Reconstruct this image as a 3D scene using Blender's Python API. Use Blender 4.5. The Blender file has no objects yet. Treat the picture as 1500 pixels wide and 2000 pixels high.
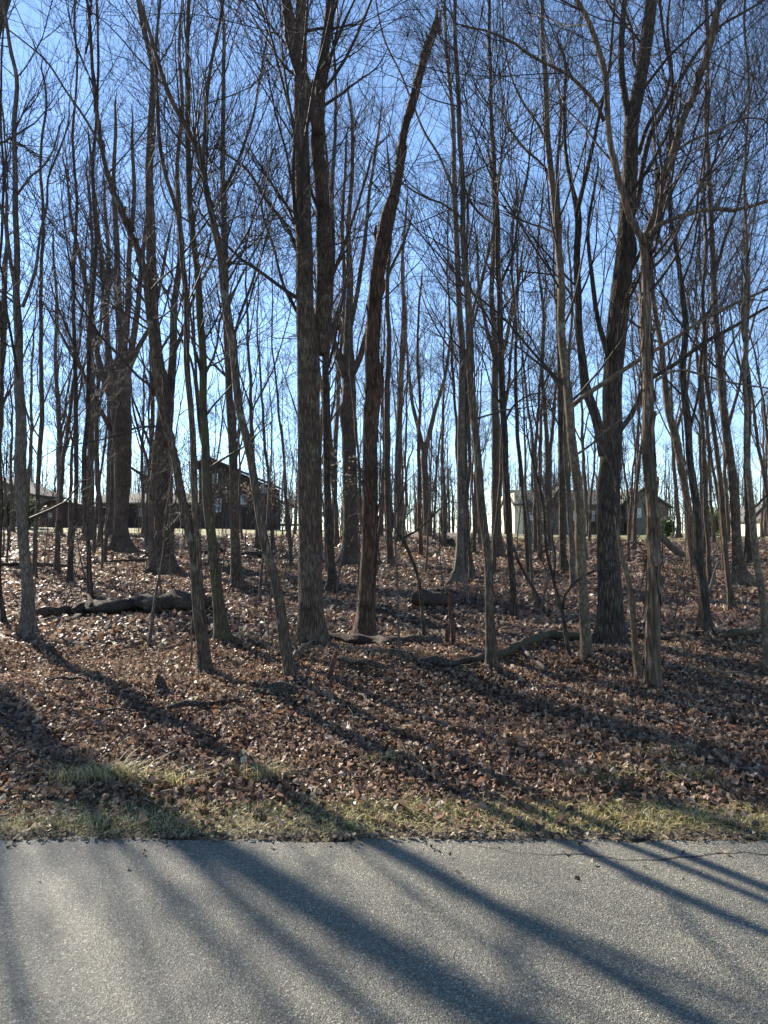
import bpy, math, random
import numpy as np
from mathutils import Vector

random.seed(7)
RNG = np.random.default_rng(7)
S = bpy.context.scene
COL = S.collection

# ---------------------------------------------------------------- camera, sky, sun, exposure
F = 1389.0                      # focal length in pixels of the 1500 x 2000 photograph
PITCH = math.radians(2.0)
CAM_Z = 1.6
cam_d = bpy.data.cameras.new('camera')
cam_d.sensor_fit = 'VERTICAL'; cam_d.sensor_height = 36.0; cam_d.sensor_width = 27.0
cam_d.lens = 36.0 * F / 2000.0
cam_d.clip_start = 0.05; cam_d.clip_end = 4000
cam = bpy.data.objects.new('camera', cam_d); COL.objects.link(cam)
cam.location = (0, 0, CAM_Z); cam.rotation_euler = (math.radians(90) + PITCH, 0, 0)
S.camera = cam

SUN_AZ = math.radians(-39.0)    # measured from +Y towards +X
SUN_EL = math.radians(28.0)
W = bpy.data.worlds.new('World'); S.world = W; W.use_nodes = True
wn = W.node_tree; wn.nodes.clear()
sky = wn.nodes.new('ShaderNodeTexSky'); sky.sky_type = 'NISHITA'; sky.sun_disc = False
sky.sun_elevation = SUN_EL; sky.sun_rotation = SUN_AZ
sky.air_density = 2.3; sky.dust_density = 4.6; sky.ozone_density = 2.5; sky.altitude = 8000
bgn = wn.nodes.new('ShaderNodeBackground'); bgn.inputs[1].default_value = 0.096
won = wn.nodes.new('ShaderNodeOutputWorld')
wn.links.new(sky.outputs[0], bgn.inputs[0]); wn.links.new(bgn.outputs[0], won.inputs[0])

sun_d = bpy.data.lights.new('sun', 'SUN'); sun_d.energy = 5.0; sun_d.angle = math.radians(0.53)
sun_d.color = (1.0, 0.91, 0.77)
sun = bpy.data.objects.new('sun', sun_d); COL.objects.link(sun)
to_sun = Vector((math.sin(SUN_AZ) * math.cos(SUN_EL), math.cos(SUN_AZ) * math.cos(SUN_EL), math.sin(SUN_EL)))
sun.rotation_euler = to_sun.to_track_quat('Z', 'Y').to_euler()
sun.location = to_sun * 60

S.view_settings.view_transform = 'Standard'; S.view_settings.look = 'None'
S.view_settings.exposure = 1.6; S.view_settings.gamma = 1.0
S.view_settings.use_curve_mapping = False
S.render.engine = 'CYCLES'
S.cycles.max_bounces = 5; S.cycles.diffuse_bounces = 3; S.cycles.glossy_bounces = 2
S.cycles.transparent_max_bounces = 4; S.cycles.transmission_bounces = 2
S.cycles.use_adaptive_sampling = True; S.cycles.adaptive_threshold = 0.02

# ---------------------------------------------------------------- terrain
_P = RNG.uniform(0, 6.28, 24)
ROAD_EDGE = 3.78

def hgt(x, y):
    x = np.asarray(x, float); y = np.asarray(y, float)
    prof = np.interp(y, [-400, 4.6, 6.0, 9.0, 14.0, 24.0, 40.0, 60.0, 90.0, 130.0, 260.0, 3000.0],
                     [-0.3, 0.0, 0.06, 0.16, 0.34, 0.72, 1.28, 1.82, 2.25, 1.6, -6.0, -40.0])
    prof = prof - np.where(y < 3, 0.0, 0.0)
    far = np.clip((y - 12) / 50, 0, 1)
    prof = prof + far * np.clip(-x / 30, -0.6, 1.0) * 0.45
    n = (0.055 * np.sin(0.9 * x + 0.5 * y + _P[0]) + 0.05 * np.sin(-0.6 * x + 1.1 * y + _P[1])
         + 0.03 * np.sin(2.1 * x - 1.3 * y + _P[2]) + 0.025 * np.sin(1.7 * x + 2.4 * y + _P[3])
         + 0.010 * np.sin(5.1 * x + 3.4 * y + _P[4]) + 0.010 * np.sin(-4.3 * x + 6.1 * y + _P[5]))
    return prof + n * np.clip((y - 4.6) / 3.0, 0, 1) * np.where(y > 150, 0, 1)

def ray(px, py):
    x = (px - 750.0) / F; u = (1000.0 - py) / F
    c, s = math.cos(PITCH), math.sin(PITCH)
    return np.array([x, c - u * s, s + u * c])

def at(px, py, Y):
    r = ray(px, py); return np.array([0, 0, CAM_Z]) + r * (Y / r[1])

def proj(p):
    c, s = math.cos(PITCH), math.sin(PITCH)
    dx, dy, dz = p[0], p[1], p[2] - CAM_Z
    f = dy * c + dz * s; u = -dy * s + dz * c
    return 750 + F * dx / f, 1000 - F * u / f

def ground_at(px, py):
    """distance (Y) at which the sight line through a pixel meets the ground"""
    r = ray(px, py); y = 2.0
    while y < 110:
        p = r * (y / r[1])
        if CAM_Z + p[2] <= hgt(p[0], y): break
        y *= 1.004
    return y

# ---------------------------------------------------------------- object helpers
def tag(o, label=None, cat=None, group=None, kind=None):
    if label: o['label'] = label
    if cat: o['category'] = cat
    if group: o['group'] = group
    if kind: o['kind'] = kind
    return o

def empty(name, loc, rz=0.0):
    o = bpy.data.objects.new(name, None); COL.objects.link(o)
    o.location = loc; o.rotation_euler = (0, 0, rz); o.empty_display_size = 0.2
    return o

def link(name, me, mat, parent=None, loc=None):
    o = bpy.data.objects.new(name, me); COL.objects.link(o)
    if mat is not None and not me.materials: me.materials.append(mat)
    if loc is not None: o.location = loc
    if parent is not None: o.parent = parent
    return o

def np_mesh(name, V, Q=None, T=None, smooth=True):
    V = np.asarray(V, np.float32)
    nq = 0 if Q is None else len(Q); nt = 0 if T is None else len(T)
    me = bpy.data.meshes.new(name)
    me.vertices.add(len(V)); me.vertices.foreach_set('co', V.ravel())
    idx = []
    if nq: idx.append(np.asarray(Q, np.int32).ravel())
    if nt: idx.append(np.asarray(T, np.int32).ravel())
    idx = np.concatenate(idx)
    me.loops.add(len(idx)); me.loops.foreach_set('vertex_index', idx)
    st = np.concatenate([np.arange(nq) * 4, nq * 4 + np.arange(nt) * 3]).astype(np.int32)
    me.polygons.add(nq + nt); me.polygons.foreach_set('loop_start', st)
    try: me.polygons.foreach_set('loop_total', np.concatenate([np.full(nq, 4), np.full(nt, 3)]).astype(np.int32))
    except Exception: pass
    me.polygons.foreach_set('use_smooth', np.full(nq + nt, smooth, bool))
    me.update(calc_edges=True); me.validate()
    return me

class MB:
    """collects vertices and faces of boxes, prisms and tubes"""
    def __init__(s): s.V = []; s.Fc = []
    def box(s, a, b):
        n = len(s.V)
        s.V += [(a[0], a[1], a[2]), (b[0], a[1], a[2]), (b[0], b[1], a[2]), (a[0], b[1], a[2]),
                (a[0], a[1], b[2]), (b[0], a[1], b[2]), (b[0], b[1], b[2]), (a[0], b[1], b[2])]
        s.Fc += [tuple(n + i for i in f) for f in ((0, 3, 2, 1), (4, 5, 6, 7), (0, 1, 5, 4), (1, 2, 6, 5), (2, 3, 7, 6), (3, 0, 4, 7))]
        return s
    def prism(s, poly, y0, y1):          # polygon in x,z extruded along y
        n = len(s.V); k = len(poly)
        s.V += [(x, y0, z) for x, z in poly] + [(x, y1, z) for x, z in poly]
        s.Fc += [tuple(n + i for i in range(k)), tuple(n + k + i for i in reversed(range(k)))]
        s.Fc += [(n + (i + 1) % k, n + i, n + k + i, n + k + (i + 1) % k) for i in range(k)]
        return s
    def prism_x(s, poly, x0, x1):        # polygon in y,z extruded along x
        n = len(s.V); k = len(poly)
        s.V += [(x0, y, z) for y, z in poly] + [(x1, y, z) for y, z in poly]
        s.Fc += [tuple(n + i for i in reversed(range(k))), tuple(n + k + i for i in range(k))]
        s.Fc += [(n + i, n + (i + 1) % k, n + k + (i + 1) % k, n + k + i) for i in range(k)]
        return s
    def build(s, name, mat, parent=None, loc=None):
        me = bpy.data.meshes.new(name); me.from_pydata(s.V, [], s.Fc); me.update()
        return link(name, me, mat, parent, loc)

# tubes: many curves with the same number of points at once
def tubes(P, R, sides, closed_tip=True):
    """P (M,N,3), R (M,N) -> verts, quads"""
    M, N, _ = P.shape
    T = np.gradient(P, axis=1); T /= np.linalg.norm(T, axis=2, keepdims=True) + 1e-9
    ov = P[:, -1] - P[:, 0]
    ref = np.zeros((M, 3)); ax = np.argmin(np.abs(ov), axis=1); ref[np.arange(M), ax] = 1
    U = np.cross(T, ref[:, None, :]); U /= np.linalg.norm(U, axis=2, keepdims=True) + 1e-9
    B = np.cross(T, U)
    a = np.arange(sides) / sides * 2 * np.pi
    ring = (U[:, :, None, :] * np.cos(a)[None, None, :, None] + B[:, :, None, :] * np.sin(a)[None, None, :, None])
    V = P[:, :, None, :] + ring * R[:, :, None, None]
    i = np.arange(M)[:, None, None] * N * sides; j = np.arange(N - 1)[None, :, None] * sides
    k = np.arange(sides)[None, None, :]; k2 = (k + 1) % sides
    Q = np.stack([i + j + k, i + j + k2, i + j + sides + k2, i + j + sides + k], axis=-1).reshape(-1, 4)
    return V.reshape(-1, 3), Q

def merge(parts):
    V = []; Q = []; n = 0
    for v, q in parts:
        V.append(v); Q.append(q + n); n += len(v)
    return np.concatenate(V), np.concatenate(Q)

def resample(pts, n, wander=0.0, rng=RNG):
    """pts (k,4) x,y,z,r -> smooth curve of n points"""
    pts = np.asarray(pts, float)
    s = np.r_[0, np.cumsum(np.linalg.norm(np.diff(pts[:, :3], axis=0), axis=1))]
    t = np.linspace(0, s[-1], n)
    out = np.empty((n, 4))
    for c in range(4):
        if len(pts) > 2:
            m = np.gradient(pts[:, c], s)
            i = np.clip(np.searchsorted(s, t, 'right') - 1, 0, len(s) - 2)
            h = s[i + 1] - s[i]; u = (t - s[i]) / h
            out[:, c] = ((1 + 2 * u) * (1 - u) ** 2 * pts[i, c] + u * (1 - u) ** 2 * h * m[i]
                         + u * u * (3 - 2 * u) * pts[i + 1, c] + u * u * (u - 1) * h * m[i + 1])
        else:
            out[:, c] = np.interp(t, s, pts[:, c])
    out[:, 3] = np.maximum(np.interp(t, s, pts[:, 3]), 0.002)
    if wander:
        ph = rng.uniform(0, 6.28, 8)
        for c in (0, 1):
            out[:, c] += wander * (np.sin(t * 2.3 + ph[c]) + 0.6 * np.sin(t * 5.1 + ph[c + 2])) * np.clip(t / 1.0, 0, 1)
    return out

def trunk_mesh(name, C, sides=18, flare=0.0, rough=0.06, seed=0, cap=False, flare_h=0.62, jag=0.0):
    """C (n,4) -> a bark covered stem with irregular section, root flare and knots"""
    rng = np.random.default_rng(seed)
    P = C[None, :, :3]; R = C[None, :, 3]
    V, Q = tubes(P, R, sides)
    n = len(C); V = V.reshape(n, sides, 3)
    ctr = C[:, None, :3]; off = V - ctr
    a = np.arange(sides) / sides * 2 * np.pi
    s = np.r_[0, np.cumsum(np.linalg.norm(np.diff(C[:, :3], axis=0), axis=1))]
    ph = rng.uniform(0, 6.28, 12); L = rng.integers(3, 6)
    A = a[None, :]; Sx = s[:, None]
    m = 1 + rough * (np.sin(3 * A + ph[0] + 0.7 * Sx) * 0.5 + np.sin(5 * A + ph[1] - 1.1 * Sx) * 0.4
                     + 0.5 * np.sin(2 * A + ph[2] + 2.3 * Sx) + 0.35 * np.sin(7 * A + ph[3] + 3.1 * Sx)
                     + 0.4 * np.sin(5.3 * Sx + ph[4] + 1 * A))
    m += rng.normal(0, rough * 0.35, m.shape)
    for _ in range(int(s[-1] * 0.5)):      # knots and burls
        k0 = rng.uniform(0.1, 1) * s[-1]; a0 = rng.uniform(0, 6.28)
        d = (np.angle(np.exp(1j * (A - a0))) / 0.5) ** 2 + ((Sx - k0) / 0.07) ** 2
        m += rng.uniform(0.08, 0.3) * np.exp(-d)
    if flare:
        e = np.exp(-Sx / (flare_h * 0.45))
        m += 2.0 * flare * e * (0.75 + 0.55 * np.sin(L * A + ph[5]) + 0.2 * np.sin((L + 3) * A + ph[6]))
    V = ctr + off * m[:, :, None]
    if jag:
        V[-1, :, 2] += rng.uniform(-jag, jag, sides)
        V[-2, :, 2] += rng.uniform(-jag * .3, jag * .3, sides)
    V = V.reshape(-1, 3)
    T = []
    nb = n * sides
    V = np.vstack([V, C[-1, :3] - (0, 0, jag * .6 if jag else 0), C[0, :3]])
    T = [(nb - sides + k, nb - sides + (k + 1) % sides, nb) for k in range(sides)]
    T += [((k + 1) % sides, k, nb + 1) for k in range(sides)]
    return np_mesh(name, V, Q, T)

# ---------------------------------------------------------------- branching
def kids(P, R, K, t0, ang, lf, N, rr, up, wander, rng, zmin=None, rcap=9, rmin=0.0, len_abs=None, taper=0.25):
    """K child curves growing from the curves P (M,N,3)"""
    M, n, _ = P.shape
    L = np.linalg.norm(np.diff(P, axis=1), axis=2).sum(1)
    w = L / L.sum()
    i = rng.choice(M, K, p=w); t = t0 + (1 - t0) * rng.random(K) ** 0.85
    f = t * (n - 1); a = np.minimum(f.astype(int), n - 2); u = (f - a)[:, None]
    pos = P[i, a] * (1 - u) + P[i, a + 1] * u
    tan = P[i, a + 1] - P[i, a]; tan /= np.linalg.norm(tan, axis=1, keepdims=True) + 1e-9
    pr = R[i, a] * (1 - u[:, 0]) + R[i, a + 1] * u[:, 0]
    if zmin is not None:
        ok = pos[:, 2] > zmin; i, t, pos, tan, pr = i[ok], t[ok], pos[ok], tan[ok], pr[ok]; K = len(i)
        if K == 0: return np.zeros((0, N, 3)), np.zeros((0, N))
    q = rng.normal(size=(K, 3)); q[:, 2] += 0.25
    q -= tan * (q * tan).sum(1, keepdims=True); q /= np.linalg.norm(q, axis=1, keepdims=True)
    an = np.radians(rng.uniform(ang[0], ang[1], K))[:, None]
    d = tan * np.cos(an) + q * np.sin(an)
    ln = (L[i] * lf * (1.15 - 0.75 * t) if len_abs is None else len_abs * (1.2 - 0.8 * t)) * rng.uniform(0.6, 1.35, K)
    r0 = np.minimum(np.clip(pr * rr * rng.uniform(0.7, 1.2, K), rmin, rcap), pr * 0.9)
    C = np.empty((K, N, 3)); C[:, 0] = pos
    st = (ln / (N - 1))[:, None]
    for k in range(1, N):
        d = d + rng.normal(0, wander, (K, 3)); d[:, 2] += up
        d /= np.linalg.norm(d, axis=1, keepdims=True)
        C[:, k] = C[:, k - 1] + d * st
    rad = r0[:, None] * np.linspace(1, taper, N)[None, :]
    return C, rad

def crown_mesh(name, stems, rng, n1, n2, n3, n4, zmin=3.0, len1=3.0, tw=0.0035, ang1=(30, 62), up1=0.10, s3=3, pro=None):
    """stems: list of (n,4) arrays; returns a mesh of all their branches and twigs"""
    A = np.stack([resample(s, 30) for s in stems])
    P, R = A[:, :, :3], A[:, :, 3]
    parts = []
    P1, R1 = kids(P, R, n1, 0.08, ang1, 0, 11, 0.34, up1, 0.10, rng, zmin=zmin, rcap=0.028, rmin=tw * 2.2, len_abs=len1)
    if len(P1) == 0: return None
    parts.append(tubes(P1, R1, 5))
    P2, R2 = kids(P1, R1, n2, 0.12, (22, 58), 0.62, 6, 0.55, 0.07, 0.13, rng, rcap=0.018, rmin=tw * 1.5)
    parts.append(tubes(P2, R2, 3))
    src = np.concatenate
    P3, R3 = kids(P2, R2, n3, 0.08, (20, 60), 0.62, 4, 0.65, 0.05, 0.2, rng, rcap=0.008, rmin=tw * 1.1)
    parts.append(tubes(P3, R3, 3))
    if n4:
        P4, R4 = kids(P3, R3, n4, 0.1, (20, 60), 0.7, 2, 0.8, 0.04, 0.2, rng, rcap=max(0.004, tw), rmin=tw, taper=0.5)
        parts.append(tubes(P4, R4, 3))
    V, Q = merge(parts)
    return np_mesh(name, V, Q)

# ---------------------------------------------------------------- materials
def new_mat(name):
    m = bpy.data.materials.new(name); m.use_nodes = True
    nt = m.node_tree; nt.nodes.clear()
    out = nt.nodes.new('ShaderNodeOutputMaterial'); b = nt.nodes.new('ShaderNodeBsdfPrincipled')
    nt.links.new(b.outputs[0], out.inputs[0])
    return m, nt, b, out

def N_(nt, t, **kw):
    n = nt.nodes.new(t)
    for k, v in kw.items():
        if k.startswith('i_'): n.inputs[k[2:].replace('_', ' ')].default_value = v
        else: setattr(n, k, v)
    return n

def ramp(nt, stops, src):
    r = nt.nodes.new('ShaderNodeValToRGB'); e = r.color_ramp.elements
    while len(e) < len(stops): e.new(0.5)
    for k, (p, c) in enumerate(stops): e[k].position = p; e[k].color = (*c, 1)
    nt.links.new(src, r.inputs[0]); return r

def bark(name, dark, mid, light, scale=1.0, stretch=0.10, bump=0.02, moss=None, lichen=None, rough=0.9):
    m, nt, b, out = new_mat(name); L = nt.links.new
    tc = N_(nt, 'ShaderNodeTexCoord'); mp = N_(nt, 'ShaderNodeMapping')
    mp.inputs['Scale'].default_value = (scale, scale, scale * stretch)
    scale *= 1.6; bump *= 0.75
    mp.inputs['Scale'].default_value = (scale, scale, scale * stretch * 1.3)
    L(tc.outputs['Object'], mp.inputs[0])
    nz = N_(nt, 'ShaderNodeTexNoise', i_Scale=34, i_Detail=5, i_Roughness=0.62, i_Distortion=0.6); L(mp.outputs[0], nz.inputs[0])
    vo = N_(nt, 'ShaderNodeTexVoronoi', i_Scale=26, feature='DISTANCE_TO_EDGE'); L(mp.outputs[0], vo.inputs[0])
    big = N_(nt, 'ShaderNodeTexNoise', i_Scale=2.8, i_Detail=7, i_Roughness=0.68); L(tc.outputs['Object'], big.inputs[0])
    vr = N_(nt, 'ShaderNodeMapRange'); vr.inputs[2].default_value = 0.28; L(vo.outputs[0], vr.inputs[0])
    mx = N_(nt, 'ShaderNodeMath', operation='MULTIPLY'); L(nz.outputs[0], mx.inputs[0])
    ad = N_(nt, 'ShaderNodeMath', operation='MULTIPLY_ADD'); ad.inputs[1].default_value = 0.55; ad.inputs[2].default_value = 0.55
    L(vr.outputs[0], ad.inputs[0]); L(ad.outputs[0], mx.inputs[1])
    cr = ramp(nt, [(0.22, dark), (0.47, mid), (0.72, light)], mx.outputs[0])
    col = cr.outputs[0]
    br = ramp(nt, [(0.3, (0.55, 0.54, 0.52)), (0.5, (0.95, 0.95, 0.95)), (0.7, (1.4, 1.36, 1.28))], big.outputs[0])
    mul = N_(nt, 'ShaderNodeMixRGB', blend_type='MULTIPLY'); mul.inputs[0].default_value = 1
    L(col, mul.inputs[1]); L(br.outputs[0], mul.inputs[2]); col = mul.outputs[0]
    for c, sc, th in ((moss, 1.4, 0.50), (lichen, 5.0, 0.60)):
        if c:
            n2 = N_(nt, 'ShaderNodeTexNoise', i_Scale=sc, i_Detail=6, i_Roughness=0.7); L(tc.outputs['Object'], n2.inputs[0])
            rr = ramp(nt, [(th - 0.04, (0, 0, 0)), (th + 0.1, (1, 1, 1))], n2.outputs[0])
            mm = N_(nt, 'ShaderNodeMixRGB'); L(rr.outputs[0], mm.inputs[0]); L(col, mm.inputs[1]); mm.inputs[2].default_value = (*c, 1)
            col = mm.outputs[0]
    L(col, b.inputs['Base Color']); b.inputs['Roughness'].default_value = rough
    b.inputs['Specular IOR Level'].default_value = 0.25
    bp = N_(nt, 'ShaderNodeBump'); bp.inputs['Strength'].default_value = 1.0; bp.inputs['Distance'].default_value = bump
    L(mx.outputs[0], bp.inputs['Height']); L(bp.outputs[0], b.inputs['Normal'])
    return m

def plain(name, col, rough=0.8, var=0.15, scale=6.0, bump=0.0, spec=0.3, metal=0.0):
    m, nt, b, out = new_mat(name); L = nt.links.new
    tc = N_(nt, 'ShaderNodeTexCoord'); nz = N_(nt, 'ShaderNodeTexNoise', i_Scale=scale, i_Detail=5); L(tc.outputs['Object'], nz.inputs[0])
    r = ramp(nt, [(0.3, tuple(c * (1 - var) for c in col)), (0.7, tuple(min(1, c * (1 + var)) for c in col))], nz.outputs[0])
    L(r.outputs[0], b.inputs['Base Color']); b.inputs['Roughness'].default_value = rough
    b.inputs['Specular IOR Level'].default_value = spec; b.inputs['Metallic'].default_value = metal
    if bump:
        bp = N_(nt, 'ShaderNodeBump'); bp.inputs['Distance'].default_value = bump
        L(nz.outputs[0], bp.inputs['Height']); L(bp.outputs[0], b.inputs['Normal'])
    return m

def island_mat(name, stops, rough=0.6, transl=0.3, noise=None, spec=0.35):
    """colour picked per loose piece; light passes partly through thin pieces"""
    m, nt, b, out = new_mat(name); L = nt.links.new
    g = N_(nt, 'ShaderNodeNewGeometry')
    r = ramp(nt, stops, g.outputs['Random Per Island']); r.color_ramp.interpolation = 'LINEAR'
    col = r.outputs[0]
    if noise:
        nz = N_(nt, 'ShaderNodeTexNoise', i_Scale=noise[0], i_Detail=3); L(g.outputs['Position'], nz.inputs[0])
        rr = ramp(nt, [(0.35, noise[1]), (0.65, noise[2])], nz.outputs[0])
        mm = N_(nt, 'ShaderNodeMixRGB', blend_type='MULTIPLY'); mm.inputs[0].default_value = 1
        L(col, mm.inputs[1]); L(rr.outputs[0], mm.inputs[2]); col = mm.outputs[0]
    L(col, b.inputs['Base Color']); b.inputs['Roughness'].default_value = rough
    b.inputs['Specular IOR Level'].default_value = spec
    tr = N_(nt, 'ShaderNodeBsdfTranslucent'); L(col, tr.inputs[0])
    mx = N_(nt, 'ShaderNodeMixShader'); mx.inputs[0].default_value = transl
    L(b.outputs[0], mx.inputs[1]); L(tr.outputs[0], mx.inputs[2]); L(mx.outputs[0], out.inputs[0])
    return m

MAT = {}
MAT['brown'] = bark('bark_brown', (0.038, 0.025, 0.017), (0.118, 0.080, 0.054), (0.262, 0.184, 0.126), bump=0.022, lichen=(0.212, 0.190, 0.126))
MAT['oak'] = bark('bark_oak', (0.024, 0.017, 0.012), (0.079, 0.057, 0.042), (0.198, 0.148, 0.104), scale=0.85, bump=0.03)
MAT['grey'] = bark('bark_grey', (0.060, 0.045, 0.035), (0.139, 0.106, 0.081), (0.252, 0.201, 0.150), scale=1.2, bump=0.008, lichen=(0.264, 0.236, 0.176))
MAT['smooth'] = bark('bark_smooth_tan', (0.073, 0.052, 0.034), (0.163, 0.119, 0.078), (0.255, 0.195, 0.133), scale=0.7, stretch=0.3, bump=0.004, lichen=(0.231, 0.207, 0.133))
MAT['shaggy'] = bark('bark_shaggy', (0.056, 0.037, 0.023), (0.168, 0.115, 0.075), (0.325, 0.235, 0.158), scale=0.6, stretch=0.08, bump=0.03)
MAT['mossy'] = bark('bark_mossy', (0.038, 0.029, 0.018), (0.106, 0.078, 0.047), (0.198, 0.145, 0.087), bump=0.012, moss=(0.070, 0.064, 0.030))
MAT['snag'] = bark('bark_snag', (0.032, 0.018, 0.012), (0.112, 0.066, 0.042), (0.246, 0.155, 0.101), scale=0.8, bump=0.03, lichen=(0.168, 0.075, 0.040))
MAT['twig'] = plain('twig_bark', (0.048, 0.034, 0.027), 0.75, 0.35, 3.0)
MAT['far'] = bark('bark_far', (0.056, 0.038, 0.027), (0.111, 0.080, 0.058), (0.198, 0.145, 0.107), scale=0.6, bump=0.02)
MAT['fartwig'] = plain('twig_bark_far', (0.060, 0.044, 0.035), 0.8, 0.3, 1.0)
MAT['rot'] = bark('rotten_wood', (0.018, 0.013, 0.010), (0.085, 0.062, 0.046), (0.22, 0.165, 0.12), scale=0.7, stretch=1.0, bump=0.03)
MAT['deadpale'] = bark('dead_wood_pale', (0.07, 0.058, 0.045), (0.16, 0.13, 0.10), (0.30, 0.25, 0.20), scale=1.5, stretch=1.0, bump=0.006)
MAT['redrot'] = bark('rotten_wood_red', (0.05, 0.026, 0.018), (0.13, 0.062, 0.04), (0.22, 0.12, 0.08), scale=1.0, stretch=0.3, bump=0.01)

leaf_stops = [(0.0, (0.045, 0.031, 0.022)), (0.22, (0.11, 0.070, 0.047)), (0.38, (0.21, 0.130, 0.087)), (0.54, (0.32, 0.230, 0.158)),
              (0.68, (0.16, 0.098, 0.067)), (0.8, (0.37, 0.28, 0.20)), (0.9, (0.25, 0.112, 0.062)), (0.95, (0.34, 0.25, 0.175)), (1.0, (0.58, 0.49, 0.37))]
MAT['leaf'] = island_mat('dead_leaf', leaf_stops, 0.52, 0.38, (0.8, (0.82, 0.78, 0.80), (1.12, 1.12, 1.08)), 0.38)
MAT['paleleaf'] = island_mat('pale_beech_leaf', [(0, (0.38, 0.28, 0.18)), (1, (0.55, 0.44, 0.32))], 0.5, 0.4)
MAT['grass'] = island_mat('verge_grass_blade', [(0, (0.16, 0.17, 0.045)), (0.2, (0.32, 0.31, 0.10)), (0.45, (0.50, 0.44, 0.21)), (0.75, (0.64, 0.56, 0.33)), (0.9, (0.36, 0.28, 0.15)), (1, (0.16, 0.12, 0.06))], 0.5, 0.45)
MAT['evergreen'] = island_mat('evergreen_spray', [(0, (0.025, 0.05, 0.012)), (0.6, (0.05, 0.09, 0.022)), (1, (0.09, 0.13, 0.04))], 0.6, 0.25)
MAT['limegreen'] = island_mat('light_green_spray', [(0, (0.08, 0.13, 0.02)), (0.6, (0.14, 0.2, 0.035)), (1, (0.2, 0.26, 0.05))], 0.6, 0.4)

# ground: leaf mould seen between the leaves, far leaf cover, and the lawn round the houses
def ground_mat():
    m, nt, b, out = new_mat('leaf_covered_soil'); L = nt.links.new
    g = N_(nt, 'ShaderNodeNewGeometry')
    v = N_(nt, 'ShaderNodeTexVoronoi', i_Scale=11.0); L(g.outputs['Position'], v.inputs[0])
    v.inputs['Randomness'].default_value = 1.0
    sep = N_(nt, 'ShaderNodeSeparateColor'); L(v.outputs['Color'], sep.inputs[0])
    r = ramp(nt, [(0, (0.035, 0.025, 0.018)), (0.35, (0.08, 0.052, 0.037)), (0.6, (0.14, 0.095, 0.068)), (0.85, (0.22, 0.16, 0.12)), (1, (0.34, 0.27, 0.21))], sep.outputs[0])
    n = N_(nt, 'ShaderNodeTexNoise', i_Scale=0.7, i_Detail=6, i_Roughness=0.7); L(g.outputs['Position'], n.inputs[0])
    r2 = ramp(nt, [(0.3, (0.6, 0.55, 0.55)), (0.7, (1.1, 1.1, 1.05))], n.outputs[0])
    mu = N_(nt, 'ShaderNodeMixRGB', blend_type='MULTIPLY'); mu.inputs[0].default_value = 1
    L(r.outputs[0], mu.inputs[1]); L(r2.outputs[0], mu.inputs[2])
    L(mu.outputs[0], b.inputs['Base Color']); b.inputs['Roughness'].default_value = 0.85
    ad = N_(nt, 'ShaderNodeMath', operation='ADD'); L(v.outputs['Distance'], ad.inputs[0]); L(sep.outputs[1], ad.inputs[1])
    bp = N_(nt, 'ShaderNodeBump'); bp.inputs['Distance'].default_value = 0.05; L(ad.outputs[0], bp.inputs['Height'])
    L(bp.outputs[0], b.inputs['Normal'])
    return m
MAT['ground'] = ground_mat()

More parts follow.
